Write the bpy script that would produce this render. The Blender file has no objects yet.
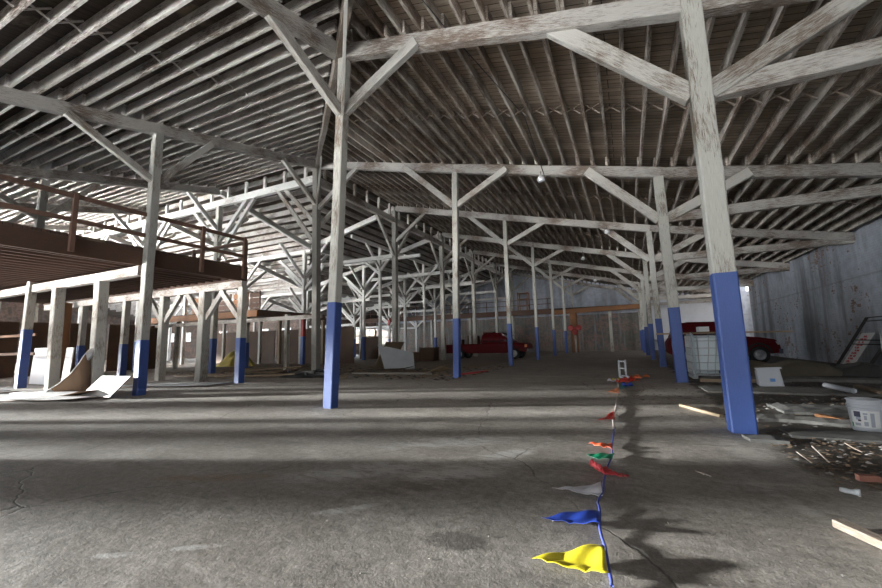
import bpy, math, random
from mathutils import Vector, Matrix
R = random.Random(7)
scene = bpy.context.scene
COL = scene.collection

# ------------------------------------------------------------------ materials
def nt(name):
    m = bpy.data.materials.new(name); m.use_nodes = True
    t = m.node_tree; t.nodes.clear()
    o = t.nodes.new('ShaderNodeOutputMaterial'); b = t.nodes.new('ShaderNodeBsdfPrincipled')
    t.links.new(b.outputs[0], o.inputs[0])
    return m, t, b
class N:
    def __init__(s, t): s.t = t
    def new(s, kind, **k):
        n = s.t.nodes.new(kind)
        for a, v in k.items(): setattr(n, a, v)
        return n
    def put(s, sock, v):
        if hasattr(v, 'is_output'): s.t.links.new(v, sock)
        else: sock.default_value = v
    def map(s, vec, scale=(1,1,1), loc=(0,0,0), rot=(0,0,0)):
        n = s.new('ShaderNodeMapping'); s.put(n.inputs[0], vec)
        n.inputs['Scale'].default_value = scale; n.inputs['Location'].default_value = loc; n.inputs['Rotation'].default_value = rot
        return n.outputs[0]
    def noise(s, vec, scale, detail=4, rough=.55, dist=0):
        n = s.new('ShaderNodeTexNoise'); s.put(n.inputs['Vector'], vec)
        n.inputs['Scale'].default_value = scale; n.inputs['Detail'].default_value = detail
        n.inputs['Roughness'].default_value = rough; n.inputs['Distortion'].default_value = dist
        return n.outputs[0]
    def ramp(s, f, *stops):
        n = s.new('ShaderNodeValToRGB'); s.put(n.inputs[0], f); cr = n.color_ramp
        while len(cr.elements) < len(stops): cr.elements.new(.5)
        for e, (p, c) in zip(cr.elements, stops):
            e.position = p; e.color = (c, c, c, 1) if isinstance(c, (int, float)) else (*c, 1)
        return n.outputs[0]
    def mix(s, f, a, b, mode='MIX'):
        n = s.new('ShaderNodeMix', data_type='RGBA', blend_type=mode)
        s.put(n.inputs[0], f)
        for i, v in ((6, a), (7, b)):
            if isinstance(v, tuple): v = (*v, 1)
            s.put(n.inputs[i], v)
        return n.outputs[2]
    def math(s, op, a, b=0.0, c=0.0):
        n = s.new('ShaderNodeMath', operation=op)
        s.put(n.inputs[0], a); s.put(n.inputs[1], b); s.put(n.inputs[2], c)
        return n.outputs[0]
    def sep(s, v):
        n = s.new('ShaderNodeSeparateXYZ'); s.put(n.inputs[0], v); return n.outputs
    def comb(s, x, y, z):
        n = s.new('ShaderNodeCombineXYZ'); s.put(n.inputs[0], x); s.put(n.inputs[1], y); s.put(n.inputs[2], z); return n.outputs[0]
    def bump(s, h, strength, dist, b):
        n = s.new('ShaderNodeBump'); s.put(n.inputs['Height'], h)
        n.inputs['Strength'].default_value = strength; n.inputs['Distance'].default_value = dist
        s.t.links.new(n.outputs[0], b.inputs['Normal'])

def timber_mat(name, paint, bare, cover=.5, sharp=.06, var=.25, rough=.8, fine=1.0):
    """old timber: paint worn off the bare wood in patches that run along the grain (UV.x is metres along)"""
    m, t, b = nt(name); n = N(t)
    uv = n.new('ShaderNodeUVMap').outputs[0]
    oi = n.new('ShaderNodeObjectInfo').outputs['Random']
    sh = n.comb(n.math('MULTIPLY', oi, 37.0), n.math('MULTIPLY', oi, 11.0), 0.0)
    add = n.new('ShaderNodeVectorMath', operation='ADD'); n.put(add.inputs[0], uv); n.put(add.inputs[1], sh); v = add.outputs[0]
    f0 = n.noise(n.map(v, (.8, 1.2, 1)), 1.0, 3, .6)
    f1 = n.noise(n.map(v, (2.2, 16, 1)), 2.6*fine, 8, .8)
    f2 = n.noise(n.map(v, (2, 60, 1)), 3.0*fine, 5, .7)
    s = n.math('ADD', n.math('ADD', n.math('MULTIPLY', f1, .42), n.math('MULTIPLY', f2, .2)), n.math('MULTIPLY', f0, .38))
    mask = n.ramp(s, (cover-sharp, 1.0), (cover+sharp, 0.0))
    tone = n.ramp(f2, (.25, .72), (.75, 1.12))
    tone2 = n.math('MULTIPLY_ADD', oi, var, 1-var*.5)
    c = n.mix(mask, paint, bare)
    c = n.mix(1.0, c, tone, 'MULTIPLY')
    vv = n.comb(tone2, tone2, tone2)
    c = n.mix(1.0, c, vv, 'MULTIPLY')
    n.put(b.inputs['Base Color'], c); b.inputs['Roughness'].default_value = rough
    n.bump(s, .5, .02, b)
    return m
def plain(name, col, rough=.6, metal=0, var=.15, scale=6, bump=0, spec=.5):
    m, t, b = nt(name); n = N(t)
    tc = n.new('ShaderNodeTexCoord').outputs['Object']
    f = n.noise(tc, scale, 5, .6)
    c = n.mix(f, tuple(x*(1-var) for x in col), tuple(min(1, x*(1+var)) for x in col))
    n.put(b.inputs['Base Color'], c); b.inputs['Roughness'].default_value = rough; b.inputs['Metallic'].default_value = metal; b.inputs['Specular IOR Level'].default_value = spec
    if bump: n.bump(f, bump, .02, b)
    return m
M = {}
M['post'] = timber_mat('whitewashed_post', (.50,.49,.445), (.18,.135,.10), .455, .03)
M['beam'] = timber_mat('whitewashed_beam', (.53,.505,.47), (.18,.13,.10), .485, .04)
M['brace'] = timber_mat('whitewashed_brace', (.54,.52,.48), (.19,.14,.105), .465, .045)
M['hip'] = timber_mat('weathered_brown_beam', (.36,.32,.28), (.16,.12,.09), .52, .06)
M['bright'] = timber_mat('bright_whitewash', (.76,.745,.715), (.28,.21,.16), .43, .05)
M['joist'] = timber_mat('joist_wood', (.60,.55,.49), (.17,.12,.09), .50, .05, .5)
M['joist_left'] = timber_mat('joist_whitewash', (.86,.81,.765), (.20,.145,.115), .46, .045, .4)
M['joist_back'] = timber_mat('joist_back_wood', (.50,.47,.44), (.17,.125,.10), .47, .05, .5)
M['blue'] = timber_mat('blue_paint', (.045,.095,.33), (.10,.11,.20), .30, .05, .12, .5)
M['red'] = timber_mat('red_paint', (.38,.035,.03), (.2,.1,.08), .3, .05, .1, .5)
M['brown'] = timber_mat('brown_timber', (.13,.065,.04), (.075,.045,.032), .5, .15, .3)
M['orange'] = timber_mat('orange_timber', (.30,.135,.055), (.16,.08,.04), .48, .12, .3)
M['rail'] = timber_mat('rail_timber', (.22,.12,.085), (.13,.08,.06), .5, .15, .2)
M['raw'] = timber_mat('raw_wood', (.34,.26,.175), (.24,.17,.11), .48, .15, .3)
M['grey_wood'] = timber_mat('grey_wood', (.34,.33,.30), (.18,.16,.14), .48, .15, .3)
M['ply'] = plain('plywood', (.27,.20,.13), .7, 0, .35, 2.5)
M['ply_dark'] = plain('dark_plywood', (.085,.048,.028), .8, 0, .4, 1.5)
M['white_sheet'] = plain('white_board', (.72,.72,.72), .55, 0, .06, 2)
M['hard'] = plain('hardboard_back', (.25,.16,.10), .8, 0, .2, 3)
M['white_plastic'] = plain('white_plastic', (.50,.52,.56), .4, 0, .05, 3)
M['cream_plastic'] = plain('tank_plastic', (.60,.68,.72), .35, 0, .08, 2)
M['label_blue'] = plain('blue_label', (.10,.25,.6), .5)
M['label_grey'] = plain('grey_label', (.35,.38,.44), .6)
M['label_dark'] = plain('dark_print', (.05,.05,.09), .5)
M['label_green'] = plain('green_print', (.03,.25,.10), .5)
M['steel'] = plain('galvanised_steel', (.45,.47,.48), .45, .8, .1, 8)
M['iron'] = plain('dark_iron', (.045,.04,.04), .6, .4, .3, 10)
M['grey_metal'] = plain('grey_sheet_metal', (.36,.38,.40), .6, .3, .2, 2)
M['car_red'] = plain('dark_red_car_paint', (.10,.007,.010), .5, 0, .1, 3, 0, .1)
M['glass_dark'] = plain('dark_car_glass', (.02,.022,.025), .12, 0, .1, 3)
M['tyre'] = plain('rubber', (.02,.02,.02), .9)
M['hub'] = plain('wheel_metal', (.35,.36,.38), .4, .7)
M['chrome'] = plain('chrome', (.12,.12,.13), .45, .5)
M['orange_lens'] = plain('orange_lens', (.75,.22,.04), .3)
M['black_junk'] = plain('black_plastic', (.025,.025,.028), .5, 0, .3, 10)
M['rubble'] = plain('rubble_stone', (.16,.15,.14), .95, 0, .45, 14, .5)
M['concrete'] = plain('broken_concrete', (.17,.165,.155), .95, 0, .45, 7, .9)
M['dark_slab'] = plain('dark_slab', (.085,.084,.08), .9, 0, .35, 5, .6)
M['leaf'] = plain('dry_leaf', (.15,.105,.068), .9, 0, .6, 20)
M['tarp_white'] = plain('white_tarp', (.55,.57,.62), .6, 0, .12, 2)
M['tarp_dark'] = plain('dark_tarp', (.17,.145,.105), .8, 0, .3, 2)
M['tarp_yellow'] = plain('yellow_tarp', (.50,.40,.08), .7, 0, .2, 3)
M['bottle'] = plain('clear_plastic', (.5,.53,.55), .2, 0, .2, 12)
M['lamp'] = plain('lamp_white', (.75,.75,.78), .3)
for k, c in dict(yellow=(.62,.52,.03), blue=(.02,.05,.30), white=(.62,.62,.68), pink=(.55,.06,.07), green=(.01,.20,.10),
                 coral=(.58,.10,.04), red=(.50,.03,.02), orange=(.55,.15,.04), teal=(.01,.20,.16)).items():
    M['flag_'+k] = plain('pennant_'+k, c, .35, 0, .22, 9)
M['rope_blue'] = plain('blue_cord', (.05,.07,.30), .6, 0, .3, 20)
M['rope_grey'] = plain('grey_cord', (.42,.36,.34), .7, 0, .4, 20)
M['brick_red'] = plain('loose_brick', (.25,.11,.08), .95, 0, .4, 10)

def pane_mat():
    m = bpy.data.materials.new('window_pane'); m.use_nodes = True; t = m.node_tree; t.nodes.clear(); n = N(t)
    o = n.new('ShaderNodeOutputMaterial'); tr = n.new('ShaderNodeBsdfTransparent'); gl = n.new('ShaderNodeBsdfGlossy'); mx = n.new('ShaderNodeMixShader')
    tr.inputs[0].default_value = (.9,.93,.95,1); gl.inputs['Roughness'].default_value = .1; mx.inputs[0].default_value = .08
    t.links.new(tr.outputs[0], mx.inputs[1]); t.links.new(gl.outputs[0], mx.inputs[2]); t.links.new(mx.outputs[0], o.inputs[0])
    return m
M['pane'] = pane_mat()

def floor_mat():
    m, t, b = nt('worn_concrete_floor'); n = N(t)
    P = n.new('ShaderNodeTexCoord').outputs['Object']
    big = n.noise(P, .35, 5, .6); mid = n.noise(P, 1.7, 6, .65, .4); fine = n.noise(P, 14, 6, .75); grit = n.noise(P, 70, 3, .7)
    trowel = n.noise(n.map(P, (1, 3.2, 1), rot=(0, 0, .5)), 1.1, 6, .7, .6)
    c = n.ramp(mid, (.28, (.20,.188,.175)), (.52, (.30,.288,.272)), (.75, (.40,.385,.365)))
    c = n.mix(n.ramp(big, (.38, .0), (.62, .55)), c, (.22,.195,.17))
    c = n.mix(n.ramp(trowel, (.52, 0.0), (.75, .6)), c, (.50,.48,.455))
    c = n.mix(1.0, c, n.ramp(fine, (.3, .6), (.5, 1.0), (.7, 1.35)), 'MULTIPLY')
    pit = n.noise(n.map(P, (1,1,1), (3,5,0)), 5.5, 7, .8)
    c = n.mix(n.ramp(pit, (.62, 0.0), (.68, .6)), c, (.08,.07,.062))
    c = n.mix(1.0, c, n.ramp(grit, (.3, .7), (.6, 1.08)), 'MULTIPLY')
    xyz = n.sep(P)
    # chalky plaster smears, a rust stain and a patched hole
    def blot(x, y, sx, sy, a, seed, lo=.35, hi=1.15):
        v = n.map(P, (1, 1, 1), (-x, -y, 0))
        v = n.map(v, (1, 1, 1), rot=(0, 0, -a))
        q = n.sep(v)
        d = n.math('ADD', n.math('POWER', n.math('ABSOLUTE', n.math('DIVIDE', q[0], sx)), 2.0), n.math('POWER', n.math('ABSOLUTE', n.math('DIVIDE', q[1], sy)), 2.0))
        k = n.math('SUBTRACT', 1.0, n.math('MINIMUM', d, 1.0))
        w = n.ramp(n.noise(n.map(P, (1, 2.4, 1), (seed, seed, 0), (0, 0, .5)), 4, 8, .85, .5), (.35, 0.0), (.65, 1.0))
        return n.ramp(n.math('MULTIPLY', k, w), (lo*.5, 0.0), (hi*.5, 1.0))
    for x, y, sx, sy, a, s in ((-1.88,2.36,.34,.085,.75,1),(-2.36,1.6,.22,.05,.6,2),(-2.72,1.35,.16,.05,.5,3),(-1.45,3.4,.75,.3,.7,4),
                               (-2.3,3.1,1.0,.3,.7,5),(-1.9,4.4,1.2,.35,.6,6),(-1.2,4.1,.5,.2,.9,7)):
        c = n.mix(n.math('MULTIPLY', blot(x, y, sx, sy, a, s), .85), c, (.50,.50,.50))
    for x, y, sx, sy, a, s in ((1.0,4.9,.9,.22,1.75,21),(1.15,6.6,.9,.2,1.6,22),(.95,3.6,.8,.10,1.9,23),(.6,9.5,1.6,.5,.1,24)):
        c = n.mix(n.math('MULTIPLY', blot(x, y, sx, sy, a, s), .6), c, (.42,.41,.39))
    c = n.mix(n.math('MULTIPLY', blot(-3.45, 2.45, .75, .16, .4, 9), .6), c, (.20,.10,.05))
    c = n.mix(n.math('MULTIPLY', blot(-1.0, 2.25, .22, .14, .2, 10, .2, .5), .7), c, (.07,.06,.055))
    c = n.mix(n.math('MULTIPLY', blot(-1.7, 2.9, .7, .25, .6, 11), .6), c, (.10,.075,.06))
    # cracks
    vo = n.new('ShaderNodeTexVoronoi', feature='DISTANCE_TO_EDGE'); vo.inputs['Scale'].default_value = .42
    wob = n.new('ShaderNodeMix', data_type='VECTOR'); wob.inputs[0].default_value = .22
    wn = n.new('ShaderNodeTexNoise'); wn.inputs['Scale'].default_value = 2.2; wn.inputs['Detail'].default_value = 6; t.links.new(P, wn.inputs[0])
    t.links.new(P, wob.inputs[4]); t.links.new(wn.outputs[1], wob.inputs[5]); t.links.new(wob.outputs[1], vo.inputs['Vector'])
    crack = n.ramp(vo.outputs[0], (.0, 1.0), (.004, 0.0))
    crack = n.math('MULTIPLY', crack, n.ramp(big, (.40, 0.0), (.50, 1.0)))
    c = n.mix(n.math('MULTIPLY', crack, .8), c, (.03,.027,.025))
    # dirt ground right of the slab edge
    edge = n.math('SUBTRACT', n.math('ADD', xyz[0], n.math('MULTIPLY', n.math('SUBTRACT', mid, .5), 1.1)), 1.25)
    near = n.math('SUBTRACT', xyz[1], 4.1)
    dirt = n.math('MULTIPLY', n.ramp(edge, (.0, 0.0), (.18, 1.0)), n.ramp(near, (0.0, .0), (.5, 1.0)))
    dc = n.ramp(fine, (.3, (.022,.018,.015)), (.6, (.075,.066,.056)), (.8, (.15,.14,.125)))
    c = n.mix(dirt, c, dc)
    c = n.mix(1.0, c, n.ramp(n.math('DIVIDE', n.math('ADD', xyz[1], n.math('MULTIPLY', big, 3.0)), 20.0), (.15, .78), (.5, 1.25)), 'MULTIPLY')  # near floor darkened, far floor lightened: brightness by distance put into the colour
    # dusty ground under and behind the mezzanine
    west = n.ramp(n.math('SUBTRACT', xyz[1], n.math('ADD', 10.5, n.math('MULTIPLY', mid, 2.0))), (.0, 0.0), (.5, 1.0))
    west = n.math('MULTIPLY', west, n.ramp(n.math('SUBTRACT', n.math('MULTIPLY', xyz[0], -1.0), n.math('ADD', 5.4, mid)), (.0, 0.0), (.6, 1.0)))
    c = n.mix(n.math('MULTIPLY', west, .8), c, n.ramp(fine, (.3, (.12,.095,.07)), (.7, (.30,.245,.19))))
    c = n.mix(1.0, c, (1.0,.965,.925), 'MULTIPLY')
    n.put(b.inputs['Base Color'], c)
    n.put(b.inputs['Roughness'], n.ramp(mid, (.3, .6), (.7, .85)))
    h = n.math('ADD', n.math('ADD', n.math('MULTIPLY', fine, .55), n.math('MULTIPLY', mid, 1.0)), n.math('MULTIPLY', crack, -.3))
    h = n.math('ADD', h, n.math('MULTIPLY', grit, .18))
    n.bump(h, .35, .03, b)
    return m
M['floor'] = floor_mat()

def brick_mat(name, axis, paint=(.48,.51,.57), streak=1.0, worn=.67):
    m, t, b = nt(name); n = N(t)
    P = n.new('ShaderNodeTexCoord').outputs['Object']; x = n.sep(P)
    v = n.comb(x[axis], x[2], 0.0)
    br = n.new('ShaderNodeTexBrick'); n.put(br.inputs['Vector'], v)
    br.inputs['Scale'].default_value = 1; br.inputs['Brick Width'].default_value = .24; br.inputs['Row Height'].default_value = .085
    br.inputs['Mortar Size'].default_value = .006; br.inputs['Color1'].default_value = (.20,.125,.10,1); br.inputs['Color2'].default_value = (.27,.17,.135,1); br.inputs['Mortar'].default_value = (.35,.33,.30,1)
    big = n.noise(P, .5, 5, .6); mid = n.noise(P, 3.0, 6, .7)
    pc = n.mix(n.ramp(mid, (.3, 0.0), (.7, 1.0)), tuple(p*.72 for p in paint), tuple(min(1, p*1.15) for p in paint))
    # damp streaks running down
    st = n.noise(n.comb(n.math('MULTIPLY', x[axis], .8), n.math('MULTIPLY', x[2], .12), 0.0), 1.0, 5, .55)
    pc = n.mix(n.math('MULTIPLY', n.ramp(st, (.46, 0.0), (.60, .75)), streak), pc, (.12,.12,.12))
    st2 = n.noise(n.comb(n.math('MULTIPLY', x[axis], 4.0), n.math('MULTIPLY', x[2], .18), 4.0), 1.0, 5, .6)
    pc = n.mix(n.math('MULTIPLY', n.ramp(st2, (.50, 0.0), (.72, .4)), streak), pc, (.62,.66,.74))
    band = n.ramp(n.math('ABSOLUTE', n.math('SUBTRACT', x[2], n.math('ADD', 3.05, n.math('MULTIPLY', mid, .15)))), (.0, 1.0), (.05, 0.0))
    pc = n.mix(n.math('MULTIPLY', band, .5), pc, (.2,.18,.17))
    k = n.math('ADD', n.math('MULTIPLY', mid, .7), n.math('MULTIPLY', big, .5))
    k = n.math('ADD', k, n.math('MULTIPLY', n.noise(n.map(v, (4, 11, 1)), 1.0, 1, .5), .25))
    bare = n.ramp(k, (worn+.12, 0.0), (worn+.17, 1.0))
    mort = n.math('MULTIPLY', br.outputs['Fac'], .25)
    pc = n.mix(mort, pc, (.22,.22,.23))
    c = n.mix(bare, pc, br.outputs['Color'])
    n.put(b.inputs['Base Color'], c); b.inputs['Roughness'].default_value = .85
    n.bump(n.math('SUBTRACT', mid, n.math('MULTIPLY', br.outputs['Fac'], .25)), .35, .012, b)
    return m
M['wall_right'] = brick_mat('painted_brick_right', 1)
M['wall_back'] = brick_mat('painted_brick_back', 0, (.46,.50,.58), .6, .75)
M['wall_plain'] = brick_mat('painted_brick_left', 1, (.17,.13,.105), .4, .6)
M['wall_low'] = brick_mat('bare_stone_back', 0, (.17,.165,.14), .9, .60)

def deck_mat(name, axis, c1, c2, gap=(.02,.015,.012)):
    m, t, b = nt(name); n = N(t)
    P = n.new('ShaderNodeTexCoord').outputs['Object']; x = n.sep(P)
    a, o = x[axis], x[1-axis]          # boards run along `axis`
    br = n.new('ShaderNodeTexBrick'); n.put(br.inputs['Vector'], n.comb(a, o, 0.0))
    br.inputs['Scale'].default_value = 1; br.inputs['Brick Width'].default_value = 3.7; br.inputs['Row Height'].default_value = .15; br.inputs['Mortar Size'].default_value = .007
    br.inputs['Color1'].default_value = (*c1, 1); br.inputs['Color2'].default_value = (*c2, 1); br.inputs['Mortar'].default_value = (*gap, 1)
    br.offset_frequency = 3; br.offset = .37
    g = n.noise(n.comb(n.math('MULTIPLY', a, 1.2), n.math('MULTIPLY', o, 14.0), x[2]), 1.6, 6, .7)
    big = n.noise(P, .45, 4, .6)
    c = n.mix(1.0, br.outputs['Color'], n.ramp(g, (.25, .55), (.75, 1.35)), 'MULTIPLY')
    c = n.mix(n.ramp(big, (.5, 0.0), (.68, .6)), c, (.10,.075,.055))
    c = n.mix(n.ramp(n.noise(P, .8, 5, .7), (.58, 0.0), (.66, .5)), c, (.30,.24,.16))
    n.put(b.inputs['Base Color'], c); b.inputs['Roughness'].default_value = .9
    n.bump(g, .4, .01, b)
    return m
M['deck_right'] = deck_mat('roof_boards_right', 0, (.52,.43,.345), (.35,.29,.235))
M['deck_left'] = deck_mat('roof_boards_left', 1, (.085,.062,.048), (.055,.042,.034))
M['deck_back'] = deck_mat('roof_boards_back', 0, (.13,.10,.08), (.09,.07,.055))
M['mezz_deck'] = deck_mat('mezzanine_boards', 0, (.07,.04,.028), (.10,.06,.04))

# ------------------------------------------------------------------ geometry
class G:
    """collects shapes (world coordinates) and links them as one mesh object"""
    def __init__(s): s.v, s.f, s.uv, s.mi = [], [], [], []
    def face(s, idx, uv=None, mi=0):
        s.f.append(idx); s.uv.append(uv or [(0, 0)]*len(idx)); s.mi.append(mi)
    def box(s, c, d, rz=0, mi=0):
        m = Matrix.Rotation(rz, 3, 'Z')
        a = Vector(c) - m @ Vector((d[0]/2, 0, 0)); b = Vector(c) + m @ Vector((d[0]/2, 0, 0))
        s.beam(a, b, d[1], d[2], ch=.0, mi=mi); return s
    def beam(s, a, b, w, h, ch=None, up=(0, 0, 1), mi=0, seg=1, wob=0.0, flip=False):
        """box section w (sideways) x h (upwards) from a to b with chamfered edges"""
        a, b = Vector(a), Vector(b); ax = (b-a); L = ax.length; ax.normalize(); up = Vector(up)
        if abs(ax.dot(up)) > .98: up = Vector((0, 1, 0))
        sd = ax.cross(up).normalized(); u = sd.cross(ax).normalized()
        if ch is None: ch = min(w, h)*.07
        if ch > 0: pr = [(-w/2+ch,-h/2),(w/2-ch,-h/2),(w/2,-h/2+ch),(w/2,h/2-ch),(w/2-ch,h/2),(-w/2+ch,h/2),(-w/2,h/2-ch),(-w/2,-h/2+ch)]
        else: pr = [(-w/2,-h/2),(w/2,-h/2),(w/2,h/2),(-w/2,h/2)]
        k = len(pr); base = len(s.v); per = [0]
        for i in range(k): per.append(per[-1] + math.dist(pr[i], pr[(i+1) % k]))
        for j in range(seg+1):
            p = a.lerp(b, j/seg)
            if wob and 0 < j < seg: p = p + sd*R.uniform(-wob, wob) + u*R.uniform(-wob, wob)
            for x, y in pr: s.v.append(p + sd*x + u*y)
        for j in range(seg):
            u0, u1 = L*j/seg, L*(j+1)/seg
            for i in range(k):
                q = (i+1) % k
                s.face((base+j*k+i, base+(j+1)*k+i, base+(j+1)*k+q, base+j*k+q)[::-1], [(u0, per[i+1]), (u1, per[i+1]), (u1, per[i]), (u0, per[i])], mi)
        s.face(tuple(base+i for i in range(k))[::1], [(x, y) for x, y in pr], mi)
        s.face(tuple(base+seg*k+i for i in range(k))[::-1], [(x, y) for x, y in pr[::-1]], mi)
        return s
    def tube(s, pts, r, n=8, mi=0, cap=True):
        pts = [Vector(p) for p in pts]; base = len(s.v); rs = r if isinstance(r, (list, tuple)) else [r]*len(pts)
        for i, p in enumerate(pts):
            d = (pts[min(i+1, len(pts)-1)] - pts[max(i-1, 0)]).normalized()
            up = Vector((0, 0, 1)) if abs(d.z) < .95 else Vector((1, 0, 0))
            sd = d.cross(up).normalized(); u = sd.cross(d)
            for k in range(n):
                a = 2*math.pi*k/n; s.v.append(p + sd*math.cos(a)*rs[i] + u*math.sin(a)*rs[i])
        for i in range(len(pts)-1):
            for k in range(n):
                q = (k+1) % n
                s.face((base+i*n+k, base+(i+1)*n+k, base+(i+1)*n+q, base+i*n+q)[::-1], None, mi)
        if cap:
            s.face(tuple(base+k for k in range(n)), None, mi); s.face(tuple(base+(len(pts)-1)*n+k for k in range(n))[::-1], None, mi)
        return s
    def lathe(s, c, prof, n=24, mi=0, axis='Z'):
        base = len(s.v); c = Vector(c)
        for r, z in prof:
            for k in range(n):
                a = 2*math.pi*k/n
                p = Vector((r*math.cos(a), r*math.sin(a), z)) if axis == 'Z' else (Vector((r*math.cos(a), z, r*math.sin(a))) if axis == 'Y' else Vector((z, r*math.cos(a), r*math.sin(a))))
                s.v.append(c+p)
        for i in range(len(prof)-1):
            for k in range(n):
                q = (k+1) % n; s.face((base+i*n+k, base+i*n+q, base+(i+1)*n+q, base+(i+1)*n+k), None, mi)
        return s
    def grid(s, fn, nu, nv, th=0.0, mi=0, mi2=None, uvs=(1, 1)):
        """sheet fn(u,v)->point with thickness th below (second material on the underside)"""
        pts = [[Vector(fn(i/nu, j/nv)) for j in range(nv+1)] for i in range(nu+1)]
        def nrm(i, j):
            a = pts[min(i+1, nu)][j]-pts[max(i-1, 0)][j]; b = pts[i][min(j+1, nv)]-pts[i][max(j-1, 0)]
            c = a.cross(b); return c.normalized() if c.length > 0 else Vector((0, 0, 1))
        base = len(s.v); W = nv+1
        for i in range(nu+1):
            for j in range(nv+1): s.v.append(pts[i][j])
        U = lambda i, j: (i/nu*uvs[0], j/nv*uvs[1])
        for i in range(nu):
            for j in range(nv):
                s.face((base+i*W+j, base+(i+1)*W+j, base+(i+1)*W+j+1, base+i*W+j+1), [U(i,j), U(i+1,j), U(i+1,j+1), U(i,j+1)], mi)
        if th:
            b2 = len(s.v); m2 = mi if mi2 is None else mi2
            for i in range(nu+1):
                for j in range(nv+1): s.v.append(pts[i][j] - nrm(i, j)*th)
            for i in range(nu):
                for j in range(nv):
                    s.face((b2+i*W+j, b2+i*W+j+1, b2+(i+1)*W+j+1, b2+(i+1)*W+j), [U(i,j), U(i,j+1), U(i+1,j+1), U(i+1,j)], m2)
            for i in range(nu):
                s.face((base+i*W, b2+i*W, b2+(i+1)*W, base+(i+1)*W), None, m2); s.face((base+i*W+nv, base+(i+1)*W+nv, b2+(i+1)*W+nv, b2+i*W+nv), None, m2)
            for j in range(nv):
                s.face((base+j, base+j+1, b2+j+1, b2+j), None, m2); s.face((base+nu*W+j, b2+nu*W+j, b2+nu*W+j+1, base+nu*W+j+1), None, m2)
        return s
    def poly(s, pts, z0, z1, zf=None):
        """vertical prism over plan polygon pts; zf(x,y) gives the underside height, thickness z1-z0"""
        n = len(pts); base = len(s.v)
        for x, y in pts: s.v.append(Vector((x, y, (zf(x, y) if zf else 0)+z0)))
        for x, y in pts: s.v.append(Vector((x, y, (zf(x, y) if zf else 0)+z1)))
        s.face(tuple(base+i for i in range(n))[::-1], [(p[0], p[1]) for p in pts][::-1]); s.face(tuple(base+n+i for i in range(n)), list(pts))
        for i in range(n):
            j = (i+1) % n; s.face((base+i, base+j, base+n+j, base+n+i))
        return s
    def build(s, name, mats, parent=None, smooth=False, origin=None):
        if not isinstance(mats, (list, tuple)): mats = [mats]
        o0 = Vector(origin) if origin is not None else (Vector(parent['_w']) if parent is not None and '_w' in parent else Vector((0, 0, 0)))
        me = bpy.data.meshes.new(name); me.from_pydata([tuple(p-o0) for p in s.v], [], s.f)
        uv = me.uv_layers.new(name='UVMap'); k = 0
        flat = [c for f in s.uv for p in f for c in (p[0], p[1])]; uv.data.foreach_set('uv', flat)
        for m in mats: me.materials.append(m)
        if len(mats) > 1: me.polygons.foreach_set('material_index', s.mi)
        if smooth: me.polygons.foreach_set('use_smooth', [True]*len(me.polygons))
        me.update()
        o = bpy.data.objects.new(name, me); COL.objects.link(o)
        if parent is not None: o.parent = parent
        if parent is None or origin is not None: o.location = o0
        return o
def tag(o, label=None, cat=None, group=None, kind=None):
    for k, v in (('label', label), ('category', cat), ('group', group), ('kind', kind)):
        if v: o[k] = v
    return o
def thing(name, loc, label, cat, group=None):
    o = bpy.data.objects.new(name, None); COL.objects.link(o); o.location = loc; o.empty_display_size = .2
    o['_w'] = tuple(loc); return tag(o, label, cat, group)
def sub(part_obj, root): part_obj['_w'] = root['_w']; return part_obj    # lets a part carry sub-parts
ORD = ['first','second','third','fourth','fifth','sixth','seventh','eighth','ninth','tenth']

# camera model (also used to turn a photo pixel into a point on a known plane of the place)
F, YAW, PITCH, ROLL, H = 392.0, .4411, .1246, -.0224, 1.15
cy, sy, cp, sp, cr, sr = math.cos(YAW), math.sin(YAW), math.cos(PITCH), math.sin(PITCH), math.cos(ROLL), math.sin(ROLL)
_R = Vector((cy, sy, 0)); _F = Vector((-sy, cy, 0)); _Z = Vector((0, 0, 1))
CD = _F*cp+_Z*sp; _U = -_F*sp+_Z*cp
CR = _R*cr+_U*sr; CU = -_R*sr+_U*cr
CAM = Vector((0, 0, H))
def at(u, v, x=None, y=None, z=None):
    r = CR*((u-441)/F) - CU*((v-294)/F) + CD
    i, val = (0, x) if x is not None else ((1, y) if y is not None else (2, z))
    return CAM + r*((val-CAM[i])/r[i])

# ------------------------------------------------------------------ the building frame
YS = [-.2, 6.0, 12.2, 18.4, 24.6, 30.8, 37.0, 43.2]
XA, XB, XS, XW = -5.1, 1.15, -11.5, 7.4
XL = [-11.5, -17.7, -23.9, -30.1, -36.3, -42.5]
def zr(x): return 5.75-.24*(x-XB) if x < XB else 5.75-.2*(x-XB)      # beam centre height under the right-hand roof
def zl(y): return 5.75+.245*(y+.2) if y > -.2 else 5.75+.2*(y+.2)    # ... under the left-hand roof
def zwest(x): return 8.79-.24*(XS-x)                                  # far side of the ridge over the back wing
def znorth(y): return 8.79-.24*(y-12.2)
def hip_y(x): return 12.2-.98*(x+11.5)
def hip_x(y): return -11.5-(y-12.2)/.98
JB, JT = .15, .42      # joist underside and top above the beam centre line

# floor and walls
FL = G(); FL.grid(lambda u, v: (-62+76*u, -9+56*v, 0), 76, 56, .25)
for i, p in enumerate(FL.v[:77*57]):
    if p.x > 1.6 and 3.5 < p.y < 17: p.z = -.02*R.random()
tag(FL.build('floor', M['floor']), kind='structure')

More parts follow.
